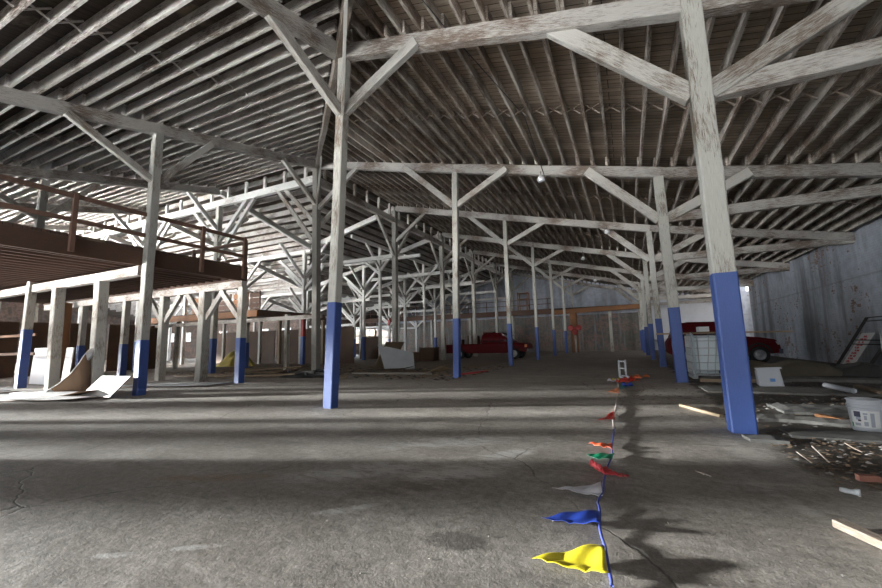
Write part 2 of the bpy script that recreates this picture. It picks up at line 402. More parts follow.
def wall_x(name, x, y0, y1, z1, holes, mat, th=.35, out=1, zf=None):
    """wall in the plane x with rectangular openings (y0,y1,z0,z1)"""
    g = G(); xc = x+out*th/2
    ys = sorted({y0, y1, *[h[0] for h in holes], *[h[1] for h in holes]})
    for a, b in zip(ys, ys[1:]):
        hs = sorted([h for h in holes if h[0] <= a and h[1] >= b], key=lambda h: h[2]); z = 0
        for h in hs:
            if h[2] > z: g.box((xc, (a+b)/2, (z+h[2])/2), (th, b-a, h[2]-z))
            z = h[3]
        g.box((xc, (a+b)/2, (z+z1)/2), (th, b-a, z1-z))
    return tag(g.build(name, mat), kind='structure')
def wall_y(name, y, x0, x1, z1, holes, mat, th=.35, out=1):
    g = G(); yc = y+out*th/2
    xs = sorted({x0, x1, *[h[0] for h in holes], *[h[1] for h in holes]})
    for a, b in zip(xs, xs[1:]):
        hs = sorted([h for h in holes if h[0] <= a and h[1] >= b], key=lambda h: h[2]); z = 0
        for h in hs:
            if h[2] > z: g.box(((a+b)/2, yc, (z+h[2])/2), (b-a, th, h[2]-z))
            z = h[3]
        g.box(((a+b)/2, yc, (z+z1)/2), (b-a, th, z1-z))
    return tag(g.build(name, mat), kind='structure')
wall_x('wall_right', XW+.02, -6.4, 32.0, 5.2, [], M['wall_right'])
g = G(); g.box((-12, 44.2, 1.9), (44, .4, 3.8)); tag(g.build('wall_back_lower', M['wall_low']), kind='structure')
g = G(); g.box((-12, 44.25, 6.6), (44, .4, 5.6)); tag(g.build('wall_back', M['wall_back']), kind='structure')
win_n = [(-58+3.4*i, -56.5+3.4*i, 2.0, 3.2) for i in range(8)]
wall_y('wall_far_left', 31.3, -60, -30.6, 4.75, win_n, M['wall_plain'])
win_w = [(32.6+3*i, 34.8+3*i, 1.3, 3.2) for i in range(4)]
wall_x('wall_left_back', -30.6, 31.3, 44.4, 4.8, win_w, M['wall_plain'], out=-1)
doors = [(-5.6, -2.4, .6, 3.7), (-1.2, 1.6, .6, 3.7), (2.8, 5.4, .6, 3.7), (7.0, 9.4, .6, 3.7)]
wall_x('wall_left', -60, -6.4, 31.6, 9.6, doors, M['wall_plain'], out=-1)
win_s = [(-52,-47.5),(-46.8,-41),(-38,-33.5),(-31,-28.4),(-25.5,-20.5),(-19,-14.5)]  # unseen windows, spans set to shape the sun streaks on the floor
win_f = [(-9.5,-5.5),(-3.2,.8),(2.4,6.4)]  # unseen windows, added as openings for the upward fill on the roof
wall_y('wall_front', -6.6, -60, 7.4, 4.85, [(a, b, .8, 4.5) for a, b in win_s]+[(a, b, 1.2, 3.9) for a, b in win_f], M['wall_plain'], out=-1)
k = 0
def window(x0, x1, z0, z1, y, along='x', x=None):
    global k; k += 1; g = G(); p = G()
    def P(a, z): return (a, y, z) if along == 'x' else (x, a, z)
    for a in (x0, (x0+x1)/2, x1): g.beam(P(a, z0), P(a, z1), .08, .08, ch=0)
    for z in (z0, (z0+z1)/2, z1): g.beam(P(x0, z), P(x1, z), .08, .08, ch=0)
    fr = tag(g.build('window_%d' % k, M['raw']), kind='structure')
    c = ((x0+x1)/2, y, (z0+z1)/2) if along == 'x' else (x, (x0+x1)/2, (z0+z1)/2)
    p.box(c, (x1-x0-.06, .012, z1-z0-.06) if along == 'x' else (.012, x1-x0-.06, z1-z0-.06)); p.build('pane', M['pane'], fr)
for a, b, c, d in win_n: window(a, b, c, d, 31.35)
for a, b, c, d in win_w: window(a, b, c, d, 0, 'y', -30.7)
for a, b in win_s: window(a, b, .8, 4.5, -6.75)
for a, b in win_f: window(a, b, 1.2, 3.9, -6.75)

# ------------------------------------------------------------------ roofs
def ceiling(name, pts, zf, mat, extra=0):
    g = G(); g.poly(pts, JT, JT+.06, zf); return tag(g.build(name, mat), kind='structure')
# right-hand plane split at the change of pitch
cR = G()
cR.poly([(XS, 12.2), (XB, -.2), (XB, 43.9), (XS, 43.9)], JT, JT+.06, lambda x, y: zr(x))
cR.poly([(XB, -.2), (XW+.3, -6.4), (XW+.3, 43.9), (XB, 43.9)], JT, JT+.06, lambda x, y: zr(x))
cR = tag(cR.build('ceiling_right', M['deck_right']), kind='structure')
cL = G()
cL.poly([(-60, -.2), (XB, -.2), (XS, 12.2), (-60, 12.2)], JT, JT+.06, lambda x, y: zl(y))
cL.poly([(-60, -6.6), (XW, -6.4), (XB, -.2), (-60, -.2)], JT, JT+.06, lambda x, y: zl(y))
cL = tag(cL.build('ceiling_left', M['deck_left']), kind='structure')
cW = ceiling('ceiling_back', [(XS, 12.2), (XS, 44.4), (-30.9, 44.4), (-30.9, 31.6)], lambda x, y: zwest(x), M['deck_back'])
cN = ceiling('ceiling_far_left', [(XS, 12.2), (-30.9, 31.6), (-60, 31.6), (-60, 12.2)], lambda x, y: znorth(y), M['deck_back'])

def joists(ceil, segs, mat, w=.055, h=.26):
    """segs: list of (a, b); nearest hundred are parts, the rest one stuff part"""
    segs = sorted(segs, key=lambda s: ((s[0]+s[1])/2-CAM).length)
    for a, b in segs[:100]:
        G().beam(a, b, w, h, seg=2, wob=.012).build('joist', mat, ceil, origin=a)
    g = G()
    for a, b in segs[100:]: g.beam(a, b, w, h, ch=0)
    if segs[100:]: tag(g.build('joist', mat, ceil), kind='stuff')
def bridging(ceil, rows, mat):
    g = G()
    for a, b in rows:
        off = Vector((0, 0, .11))
        g.beam(a-off, b+off, .04, .022, ch=0); g.beam(a+off*1.0, b-off, .04, .022, ch=0)
    tag(g.build('bridging', mat, ceil), kind='stuff')
JC = JB+.14
segs, br = [], []
xs = [XS+.25+.41*i for i in range(46)]
for x in xs:
    for n in range(-1, 7):
        y0, y1 = (YS[n] if n >= 0 else -6.4), YS[n+1]
        y0 = max(y0, hip_y(x)+.05)
        if y1-y0 < .3: continue
        o = .03 if n % 2 else -.03
        segs.append((Vector((x+o, y0-.15 if y0 > hip_y(x)+.2 else y0, zr(x)+JC)), Vector((x+o, y1+.15, zr(x)+JC))))
        ym = (YS[n]+YS[n+1])/2 if n >= 0 else None
        if ym and ym > hip_y(x+.5) + .1 and x+.41 < XW: br.append((Vector((x+.03, ym, zr(x)+JC)), Vector((x+.38, ym, zr(x+.41)+JC))))
joists(cR, segs, M['joist']); bridging(cR, br, M['joist'])
segs, br = [], []
ys = [-6.2+.42*i for i in range(44)]
for y in ys:
    xr = min(hip_x(y), XW-.2) if y > -6.4 else XW
    nodes = [v for v in (1.15, -5.1, *XL, -48.7) if v < xr-.3]
    nodes = [xr] + nodes
    for i, (b, a) in enumerate(zip(nodes, nodes[1:])):
        o = .03 if i % 2 else -.03
        segs.append((Vector((a-.15, y+o, zl(y)+JC)), Vector((b-(.05 if i == 0 else -.15), y+o, zl(y)+JC))))
        if b-a > 4:
            xm = (a+b)/2
            if y+.42 < 12.2: br.append((Vector((xm, y+.03, zl(y)+JC)), Vector((xm, y+.39, zl(y+.42)+JC))))
joists(cL, segs, M['joist_left'], .055); bridging(cL, br, M['joist_left'])
# back wing, west half: joists along Y ; far-left wing, north half: joists along X
segs = []
for i in range(30):
    x = XS-.4-.62*i; y0 = 12.2+(XS-x)*1.0
    for n in range(2, 7):
        a, b = max(YS[n], y0), YS[n+1]
        if b-a > .3: segs.append((Vector((x, a, zwest(x)+JC)), Vector((x, b+.1, zwest(x)+JC))))
joists(cW, segs, M['joist_back'])
segs = []
for i in range(30):
    y = 12.6+.62*i; xr = XS-(y-12.2)
    nodes = [xr]+[v for v in (*XL, -48.7, -55) if v < xr-.3]
    for b, a in zip(nodes, nodes[1:]): segs.append((Vector((a-.1, y, znorth(y)+JC)), Vector((b, y, znorth(y)+JC))))
joists(cN, segs, M['joist_back'])

# ------------------------------------------------------------------ beams
def beam(name, a, b, w, h, mat, label, cat='beam', group=None, seg=6):
    a, b = Vector(a), Vector(b)
    o = G().beam(a, b, w, h, seg=seg, wob=.012).build(name, mat, None, origin=a)
    return tag(o, label, cat, group)
RO = ['front', 'nearest', 'second', 'third', 'fourth', 'fifth', 'sixth', 'rearmost']
for n in range(1, 8):
    y = YS[n]
    if n >= 2: beam('roof_beam', (XS+.1, y, zr(XS)), (XA, y, zr(XA)), .2, .3, M['beam'], 'whitewashed sloping roof beam on %s crosswise row, span up to the ridge' % RO[n])
    beam('roof_beam', (XA-.05 if n > 1 else XA+.1, y, zr(XA)), (XB, y, zr(XB)), .2, .3, M['beam'], 'whitewashed sloping roof beam on %s crosswise row, between the two blue-footed post rows' % RO[n])
    beam('roof_beam', (XB, y+.02, zr(XB)), (XW+.2, y+.02, zr(XW)), .2, .3, M['beam'], 'whitewashed sloping roof beam on %s crosswise row, span down to the brick wall' % RO[n])
    beam('tie_beam', (XB+.1, y+.06, 4.45), (XW+.2, y+.06, 4.45), .16, .26, M['beam'], 'level tie beam on %s crosswise row, from post to right brick wall' % RO[n], 'tie beam')
beam('roof_beam', (XB, -.18, zr(XB)), (XW+.2, -.18, zr(XW)), .2, .3, M['beam'], 'whitewashed sloping roof beam in front of the nearest row by the brick wall')
CN = ['first', 'second', 'third', 'fourth', 'fifth', 'sixth']
beam('roof_beam', (XA, YS[0], zl(-.2)), (XA, 6.0-.1, zl(6)), .2, .3, M['beam'], 'grey-white roof beam running overhead toward the viewer from the nearest middle post')
beam('roof_beam', (XA, -6.4, zl(-6.4)), (XA, -.2, zl(-.2)), .2, .3, M['beam'], 'grey-white roof beam behind the viewer over the lower roof edge')
for i, x in enumerate(XL):
    beam('roof_beam', (x, -.2, zl(-.2)), (x, 6.0, zl(6)), .2, .3, M['beam'], 'grey-white roof beam on %s left column line, span nearest the viewer' % CN[i])
    beam('roof_beam', (x, 6.0, zl(6)), (x, 12.1, zl(12.2)), .2, .3, M['beam'], 'grey-white roof beam on %s left column line, span rising to the header' % CN[i])
# hip rafters
def hz(x): return zr(x)+.02
for i, (a, b) in enumerate((((XS+.1, 12.1), (XA-.05, 6.05)), ((XA+.05, 5.95), (XB, -.2)))):
    beam('hip_beam', (a[0], a[1], hz(a[0])), (b[0], b[1], hz(b[0])), .15, .34, M['hip'],
         ['diagonal hip beam from the nearest middle post back to the ridge post', 'diagonal hip beam overhead from the nearest middle post toward the viewer'][i], 'beam')
# dropped headers with short cripple studs under the ridge
def header(a, b, nst, zt, label, mat):
    a, b = Vector(a), Vector(b); t = thing('header_beam', a, label, 'header beam')
    G().beam(a, b, .2, .32, seg=4, wob=.01).build('beam', mat, t)
    for k in range(nst):
        p = a.lerp(b, (k+.5)/nst); G().beam(p+Vector((0, 0, .16)), Vector((p.x, p.y, zt)), .13, .09, ch=0).build('stud', mat, t)
for i, (x0, x1) in enumerate(zip([XS]+XL[1:], XL[1:])):
    header((x0, 12.2, 8.2), (x1, 12.2, 8.2), 5, zl(12.2)+JB, 'white dropped header with short studs, %s span left of the ridge post' % CN[i], M['bright'])
for n in range(2, 7):
    header((XS, YS[n], 8.1), (XS, YS[n+1], 8.1), 6, zr(XS)+JB, 'dropped header with short studs under the ridge, %s span going back' % CN[n-2], M['bright'] if n > 3 else M['beam'])
# back-wing beams
for n in range(3, 8):
    xs_ = [XS]+[v for v in XL[1:4] if YS[n] >= 12.2+(XS-v)-.1]
    for j, (a, b) in enumerate(zip(xs_, xs_[1:])):
        beam('roof_beam', (a, YS[n], zwest(a)), (b, YS[n], zwest(b)), .2, .3, M['bright'], 'bright white sloping beam left of the ridge, %s crosswise row, %s span' % (RO[n], CN[j]), seg=2)
        beam('collar_beam', (a, YS[n]+.12, zwest(b)-1.2), (b, YS[n]+.12, zwest(b)-1.2), .15, .22, M['bright'], 'bright white level collar beam left of the ridge, %s crosswise row, %s span' % (RO[n], CN[j]), 'beam', seg=2)
for i, x in enumerate(XL[1:]):
    ye = min(31.2, 12.2+(XS-x)); ys_ = [12.2]+[v for v in YS[3:6] if v <= ye+.1]
    for j, (a, b) in enumerate(zip(ys_, ys_[1:])):
        beam('roof_beam', (x, a, znorth(a)), (x, b, znorth(b)), .2, .3, M['bright'], 'bright beam falling away on %s left column line, %s span behind the header' % (CN[i+1], CN[j]), seg=2)

for n in (3, 4):
    xs_ = [v for v in XL if v <= XS-(YS[n]-12.2)+.1]
    for j, (a, b) in enumerate(zip(xs_, xs_[1:])):
        beam('tie_beam', (a, YS[n], znorth(YS[n])-.2), (b, YS[n], znorth(YS[n])-.2), .16, .24, M['bright'], 'white level tie beam in the far left wing, %s crosswise row, %s span' % (RO[n], CN[j]), 'beam', seg=2)
# ------------------------------------------------------------------ posts
def post(name, b, t, w, mat, label, blue=0, knees=(), red=None, bm=None, cat='post', kz=None, group=None, kh=.18):
    """post from b to t with a painted foot up to `blue`; knees: (dx,dy,kz,endz)"""
    b, t = Vector(b), Vector(t); o = thing(name, b, label, cat, group)
    L = t-b; P = lambda z: b + L*((z-b.z)/L.z)
    z0 = 0
    if blue:
        G().beam(b, P(blue), w+.012, w+.012, seg=3, wob=.004, up=(0, 1, 0)).build('painted_base', M['blue'], o); z0 = blue
    if red:
        G().beam(P(red[0]), P(red[1]), w+.01, w+.01, up=(0, 1, 0)).build('red_band', M['red'], o)
        if z0 < red[0]: G().beam(P(z0), P(red[0]), w, w, up=(0, 1, 0)).build('shaft', mat, o)
        z0 = red[1]
    G().beam(P(z0), t, w, w, seg=6, wob=.006, up=(0, 1, 0)).build('shaft', mat, o)
    for dx, dy, ka, ke in knees:
        thin = abs(dx) > .1 and abs(dy) > .1
        p = P(ka); d = Vector((dx, dy, 0)).normalized()
        p = p + d*(w/2-.03)
        q = Vector((b.x+dx, b.y+dy, ke))
        G().beam(p, q, .06 if thin else .13, .16 if thin else kh, seg=2, wob=.005).build('knee_brace', bm or M['brace'], o)
    return o
K = 1.95
def kx(x, zc, dx): # brace to a crosswise beam under the right roof
    return (dx, 0, zc, zr(x+dx)-.03)
# middle row A
A_base = {1: (-5.12, 5.9), 2: (-5.15, 12.0)}
for n in range(1, 8):
    y = YS[n]; bx, by = A_base.get(n, (XA, y))
    kn = [kx(XA, zr(XA)-1.35, K)]
    if n > 1: kn.append(kx(XA, zr(XA)-1.35, -K))
    else:
        kn += [(0, -1.7, zl(6)-1.4, zl(6-1.7)-.05), (K*.72, -K*.7, zl(6)-1.45, hz(XA+K*.72)-.15), (-K*.72, K*.7, zl(6)-1.45, hz(XA-K*.72)-.15)]
    post('timber_post', (bx, by, 0), (XA if n > 1 else -4.95, y, zr(XA)-.15 if n > 1 else zr(XA)-.12), .195 if n < 3 else .185, M['post'],
         ['tall blue-footed post standing alone nearest the middle of the floor', 'blue-footed post just right of the wood debris, second of the middle row',
          'blue-footed post in front of the dark red pickup, third of the middle row', 'blue-footed post right behind the pickup, fourth of the middle row',
          'fifth blue-footed post of the middle row in the dim back', 'sixth post of the middle row, near the brown gallery', 'last post of the middle row, against the back wall'][n-1],
         blue=[1.97, 1.95, 2.0, 2.0, 1.95, 2.0, 1.9][n-1], knees=kn, kh=.21)
# right row B
B = {1: ((1.17, 6.03), (1.11, 6.0)), 2: ((1.18, 12.1), (1.08, 12.2)), 3: ((1.2, 18.5), (1.1, 18.4))}
for n in range(0, 8):
    y = YS[n]; (bx, by), (tx, ty) = B.get(n, ((XB, y), (XB, y)))
    kn = [(K, 0, 4.42, zr(XB+K)-.03), (-K, 0, 4.42, zr(XB-K)-.03)] if n > 0 else [(K, 0, 4.42, zr(XB+K)-.12)]
    post('timber_post', (bx, by, 0), (tx, ty, zr(XB)-.12 if n != 1 else zr(XB)+.1), .25 if n < 3 else .22, M['post'],
         ['blue-footed post behind the viewer at the right row', 'big leaning blue-footed post nearest the viewer on the right', 'blue-footed post beside the caged plastic tank',
          'blue-footed post left of the red car, third of the right row', 'fourth blue-footed post of the right row', 'fifth blue-footed post of the right row',
          'sixth post of the right row', 'last post of the right row by the back wall'][n], blue=1.95 if n != 6 else 1.9, knees=kn, kh=.25)
# ridge column S
def s_knees(n):
    y = YS[n]; k_ = [(K, 0, zr(XS)-1.9, zr(XS+K)-.1)]
    if n < 7: k_.append((0, K*.9, 6.1, 7.98))
    k_.append((0, -K*.9, 6.1, 7.98) if n > 2 else (0, -K, zl(12.2)-1.7, zl(12.2-K)-.1))
    if n == 2: k_ += [(-K, 0, 6.3, 8.08), (-K*1.2, 0, 5.4, 8.05), (K*.7, -K*.7, zr(XS)-1.7, zr(XS+K*.7)-.12)]
    return k_
for n in range(2, 8):
    post('ridge_post', (XS+.15 if n == 2 else XS, YS[n], 0), (XS, YS[n], zr(XS)-.12), .26, M['grey_wood'] if n < 4 else M['post'],
         ['tall bare grey post with black junk round its foot, under the roof ridge', 'bare ridge post behind the leaning grey sheet, second under the ridge',
          'bare ridge post beside the brown crate left of the pickup', 'fourth post under the ridge', 'fifth post under the ridge', 'last ridge post at the back wall'][n-2],
         blue=0, knees=s_knees(n))
# left column L and its neighbours, row at y = 6
LX = [(-11.42, 5.95, 1.4), (-18.05, 5.9, 1.9), (-23.9, 6, 1.9), (-30.1, 6, 0), (-36.3, 6, 0)]
for i, (x, y, bl) in enumerate(LX):
    post('timber_post', (x, y, 0), (XL[i]-(.5 if i == 1 else 0), 6.0, zl(6)-.12), .21 if i == 0 else .22, M['post'],
         ['tall blue-footed post rising past the front of the raised deck corner', 'blue-footed post at the far left under the raised deck', 'third tall post left of the deck corner post',
          'fourth tall post left of the deck corner post', 'fifth tall post left of the deck corner post'][i], blue=bl,
         knees=[(0, -K, zl(6)-1.5, zl(6-K)-.12), (0, K*.8, zl(6)-1.5, zl(6+K*.8)-.12)])
for i, x in enumerate([XA]+XL[:4]):
    post('timber_post', (x, -.2, 0), (x, -.2, zl(-.2)-.12), .25, M['post'], 'blue-footed post beside or behind the viewer, %s leftward from the right row' % CN[i+1], blue=1.9,
         knees=[(0, K, zl(-.2)-1.4, zl(-.2+K)-.12)])
# header row y = 12.2 left of the ridge post, and the back-wing forest
for i, x in enumerate(XL[1:]):
    post('timber_post', (x, 12.2, 0), (x, 12.2, 8.05), .24, M['post'], 'whitewashed post under the white header, %s left of the ridge post' % CN[i], blue=1.6 if i < 2 else 0,
         knees=[(K, 0, 6.3, 8.08), (-K, 0, 6.3, 8.08), (K*1.25, 0, 5.5, 8.05), (0, -K*.8, 6.9, zl(12.2-K*.8)-.12), (0, K*.8, 6.6, 7.9)], bm=M['bright'])
for n in range(3, 8):
    for i, x in enumerate(XL[1:]):
        y = YS[n]
        if y > 12.2+(XS-x)-.1:
            if x < -30: continue
            z = zwest(x); kn = [(2.1, 0, z-1.7, zwest(x+2.1)-.05), (-2.1, 0, z-2.3, zwest(x-2.1)-.05), (0, 2.0, z-1.9, z-.05), (0, -2.0, z-1.9, z-.05), (1.6, 0, z-2.6, z-1.2), (-1.6, 0, z-2.6, z-1.2)]
        else:
            if y > 30: continue
            z = znorth(y); kn = [(0, -2.0, z-1.7, znorth(y-2.0)-.05), (0, 2.0, z-2.2, znorth(y+2.0)-.05), (2.0, 0, z-1.9, z-.05), (-2.0, 0, z-1.9, z-.05)]
        bl = (n+i) % 3 != 2; dxp = -.5 if i == 0 else 0
        post('timber_post', (x+dxp, y, 0), (x+dxp, y, z-.1), .22, M['bright'], 'white braced post in the back hall, %s crosswise row, %s left of the ridge' % (RO[n], CN[i]), blue=1.75 if bl else 0,
             knees=kn, red=((1.75, 2.9) if (n, i) == (3, 0) else (3.2, 4.1)) if (n+i) % 4 == 3 else None, bm=M['bright'])
for j, (x, y) in enumerate(((-14.6, 21.5), (-14.6, 27.7), (-20.8, 27.7), (-14.6, 33.9), (-20.8, 33.9))):
    z = zwest(x)-.3
    post('slender_post', (x, y, 0), (x, y, z), .17, M['bright'], 'slender white braced post between the main rows of the back hall, %s from front' % ORD[j],
         knees=[(1.5, 0, z-1.7, z-.2), (-1.5, 0, z-1.9, z-.8), (0, 1.5, z-1.6, z-.2), (0, -1.5, z-1.6, z-.2)], bm=M['bright'])
    beam('collar_beam', (x, y-3.0, z-.1), (x, y+3.0, z-.1), .15, .22, M['bright'], 'white lengthwise beam on top of a slender back-hall post, %s from the front' % ORD[j], 'beam', seg=2)
    beam('tie_beam', (x-3.0, y+.1, z-1.0), (x+3.0, y+.1, z-1.0), .14, .2, M['bright'], 'white level crosswise beam through a slender back-hall post, %s from the front' % ORD[j], 'beam', seg=2)
# longitudinal purlin beams tying the back-wing posts
for i, x in enumerate(XL[1:4]):
    for n in range(3+i, 7):
        beam('purlin', (x, YS[n], zwest(x)-.02), (x, YS[n+1], zwest(x)-.02), .18, .24, M['bright'], 'white lengthwise beam in the back hall, %s left of the ridge, bay %s' % (CN[i], RO[n]), 'beam', seg=2)

# ------------------------------------------------------------------ raised deck at the left
D = thing('raised_deck', (XS, 9.1, 3.4), 'brown timber mezzanine deck with dark joists and a brown railing', 'mezzanine')
XD = XS-.08; XE = -26.0; YD0, YD1 = -6.0, 9.1
G().box(((XD+XE)/2, (YD0+YD1)/2, 3.84), (XD-XE, YD1-YD0, .07)).build('deck_board', M['mezz_deck'], D)
G().beam((XD-.06, YD0, 3.6), (XD-.06, YD1, 3.6), .1, .44, seg=6).build('fascia', M['brown'], D)
G().beam((XD, YD1-.05, 3.6), (XE, YD1-.05, 3.6), .1, .44, seg=6).build('fascia', M['brown'], D)
for i in range(34):
    x = XD-.42*(i+1); G().beam((x, YD0, 3.64), (x, YD1-.1, 3.64), .06, .3, ch=0).build('joist', M['brown'], D)
def railing(a, b, n, label, z0=3.45, fr=None):
    t = thing('railing', a, label, 'railing'); a, b = Vector(a), Vector(b)
    for z, h in ((4.78, .11), (4.2, .10)): G().beam((a.x, a.y, z), (b.x, b.y, z), .05, h, seg=4, wob=.01).build('rail', M['rail'], t)
    for k_ in range(n):
        p = a.lerp(b, fr[k_] if fr else k_/(n-1)); G().beam((p.x, p.y, z0), (p.x, p.y, 4.86), .1, .1, up=(0, 1, 0)).build('rail_post', M['rail'], t)
railing((XD+.06, 8.9, 0), (XD+.06, -4.6, 0), 5, 'brown wooden railing along the open edge of the raised deck', fr=[0, .107, .336, .56, .8])
railing((XD-.2, 9.15, 0), (XE, 9.15, 0), 6, 'brown wooden railing along the back edge of the raised deck')
def low_frame(y, x0, x1, posts, label, kn):
    beam('deck_header', (x0, y, 3.28), (x1, y, 3.28), .2, .26, M['beam'], label, 'beam')
low_frame(6.0, XS-.3, -25.6, [], 'whitewashed header under the raised deck, in line with the tall corner post', 0)
low_frame(9.0, XS-.1, -25.6, [], 'whitewashed header under the back edge of the raised deck', 0)
for x, w, lab in ((-13.8, .27, 'stout bare post under the deck, left of the curled white board'), (-16.35, .27, 'stout bare post under the deck behind a white board')):
    post('deck_post', (x, 6.05, 0), (x, 6.0, 3.16), w, M['post'], lab)
for x, w, bl, kn, lab in ((-11.65, .22, 1.47, [(-1.1, 0, 2.1, 3.15)], 'short blue-footed post at the back corner of the raised deck'),
                          (-13.6, .30, 0, [(1.0, 0, 2.2, 3.15), (-1.0, 0, 2.2, 3.15)], 'stout white braced post under the back edge of the raised deck'),
                          (-16.0, .26, 0, [(1.0, 0, 2.2, 3.15), (-1.0, 0, 2.2, 3.15)], 'worn braced post second from the deck back corner'),
                          (-18.6, .22, 1.4, [], 'short blue-footed post deep under the raised deck'), (-22.0, .22, 1.4, [], 'blue-footed post under the far end of the raised deck')):
    post('deck_post', (x, 9.0, 0), (x, 9.0, 3.16), w, M['post'], lab, blue=bl, knees=kn)
for i, (x, bl) in enumerate(((-18.2, 1.4), (-20.8, 1.4), (-24.2, 0), (-15.3, 0))):
    post('short_post', (x, 14.4, 0), (x, 14.4, 2.75), .2, M['post'], 'short post of the low gallery behind the deck, %s from its left end' % CN[[1, 2, 0, 3][i]], blue=bl)
# low gallery behind
gal = thing('low_gallery', (-20, 14.4, 2.8), 'brown low gallery platform behind the raised deck', 'platform')
G().beam((-28, 14.4, 2.92), (-17.4, 14.4, 2.92), .14, .34, seg=5).build('fascia', M['orange'], gal)
G().beam((-17.5, 14.4, 2.92), (-17.5, 19.5, 2.92), .14, .30, seg=3).build('fascia', M['rail'], gal)
G().box((-22.75, 17.0, 3.1), (10.3, 5.2, .06)).build('deck_board', M['mezz_deck'], gal)
beam('platform_beam', (-28, 14.3, 2.55), (-13.0, 14.3, 2.55), .12, .2, M['beam'], 'white beam below the orange edge of the low gallery')
for i in range(6):
    x = -27.2+1.9*i; post('short_post', (x, 19.6, 0), (x, 19.6, 3.1), .2, M['raw'] if i % 2 else M['post'], 'short back post of the low gallery, %s from the left' % CN[i])
# plywood partitions under there
def sheet_thing(name, c, d, rz, mat, label, cat='board', tilt=None):
    o = G().box((0, 0, 0), d).build(name, mat); o.location = c
    o.rotation_euler = (tilt or 0, 0, rz); return tag(o, label, cat)
for i, (x, w) in enumerate(((-27.5, 3.0), (-24.2, 3.2), (-20.7, 3.4), (-17.2, 3.0))):
    sheet_thing('plywood_partition', (x, 20.2, 1.15), (w, .05, 2.3), 0, M['ply_dark'], '%s plywood partition panel under the low gallery, %s from the left' % ('brown', CN[i]), 'partition')
for i, (y, w) in enumerate(((7.6, 1.4), (10.2, 3.0), (13.2, 2.6))):
    sheet_thing('plywood_partition', (-26.2, y, 1.3), (.05, w, 2.6), 0, M['ply_dark'], 'dark plywood wall panel at the left end below the deck, %s from the front' % CN[i], 'partition')
beam('guard_rail', (-25.8, 6.2, 1.75), (-18.2, 6.2, 1.75), .05, .09, M['orange'], 'upper brown guard rail at the far left under the deck', 'rail')
beam('guard_rail', (-25.8, 6.2, 1.1), (-18.2, 6.2, 1.1), .05, .09, M['orange'], 'lower brown guard rail at the far left under the deck', 'rail')
post('orange_post', (-22.6, 8.6, 0), (-22.6, 8.6, 3.3), .32, M['orange'], 'thick orange-brown timber upright below the deck at the far left')

for i, (ua, ub, mt) in enumerate(((196, 214, 'orange'), (216, 233, 'brown'), (236, 250, 'orange'), (252, 262, 'brown'))):
    a, b = at(ua, 250, y=18.8), at(ub, 250, y=18.8)
    o = G()
    for k_ in range(5): o.beam((a.x, 18.8, 3.3+.36*k_), (b.x, 18.8, 3.3+.36*k_), .04, .33, ch=.005)
    for x_ in (a.x+.1, b.x-.1): o.beam((x_, 18.86, 3.13), (x_, 18.86, 5.0), .08, .08, up=(0, 1, 0))
    tag(o.build('board_panel', M[mt]), 'brown plank panel standing on the low gallery behind the railing, %s from the left' % CN[i], 'panel')
# far gallery in front of the back wall
fg = thing('back_gallery', (-10, 39, 3.9), 'brown gallery running across in front of the back wall', 'platform')
G().beam((-30, 39.2, 4.0), (-6.6, 39.2, 4.0), .2, .5, seg=4).build('fascia', M['brown'], fg)
G().beam((-6.6, 39.2, 3.85), (1.6, 39.2, 4.05), .2, .42, seg=4).build('fascia', M['orange'], fg)
G().box((-14.2, 41.6, 4.2), (31.6, 4.8, .1)).build('deck_board', M['mezz_deck'], fg)
for i in range(7):
    x = -29+4.6*i if i != 5 else -4.6
    post('gallery_post', (x, 39.35, 0), (x, 39.35, 3.75), .26 if i != 5 else .6, M['post'] if i != 5 else M['orange'], '%s post from the left holding up the brown back gallery' % CN[min(i, 5)] if i < 6 else 'right-end post holding up the brown back gallery')
gr = thing('gallery_railing', (-8, 39.2, 4.25), 'thin brown railing on the back gallery', 'railing')
for z in (4.75, 5.25): G().beam((-30, 39.1, z), (-6.6, 39.1, z), .05, .06, ch=0).build('rail', M['rail'], gr)
for i in range(12): G().beam((-30+2.1*i, 39.1, 4.2), (-30+2.1*i, 39.1, 5.3), .06, .06, ch=0).build('rail_post', M['rail'] if i % 3 else M['orange'], gr)
for i, x in enumerate((-9.6, -24.5)):
    t = thing('orange_rack', (x, 40, 4.25), ['tall orange steel rack on the back gallery near the ridge posts', 'orange steel rack on the left part of the back gallery'][i], 'rack')
    for dx in (-.5, .5):
        for dy in (0, .8): G().beam((x+dx, 40+dy, 4.25), (x+dx, 40+dy, 6.2), .09, .09, ch=0).build('upright', M['orange'], t)
    for z in (4.8, 5.5, 6.1): G().box((x, 40.4, z), (1.1, .85, .06)).build('shelf', M['orange'], t)

# ------------------------------------------------------------------ pennant string on the floor
cord_px = [(612,586),(609,570),(605,548),(600,530),(600,512),(598,502),(603,494),(604,482),(607,470),(612,455),(612,447),(614,430),(613,418),(616,408),(617,398),(619,390),(618,383)]
S = thing('pennant_string', at(604, 482, z=0), 'long string of coloured triangular pennants lying across the concrete floor', 'bunting')
pts = [at(u, v, z=.016) for u, v in cord_px]
sm = []
for i in range(len(pts)-1):
    for j in range(5):
        t_ = j/5; p0, p1, p2, p3 = pts[max(i-1, 0)], pts[i], pts[i+1], pts[min(i+2, len(pts)-1)]
        sm.append(.5*((2*p1)+(p2-p0)*t_+(2*p0-5*p1+4*p2-p3)*t_*t_+(3*p1-p0-3*p2+p3)*t_**3))
sm.append(pts[-1])
def ribbon(ps, w, h, name, mat):
    g = G(); base = 0
    ps2 = [(p + Vector((0, 0, .012*abs(math.sin(i*.5))))) for i, p in enumerate(ps)]
    g.tube(ps2, w, 6); return g.build(name, mat, S, smooth=True)
cut = 55
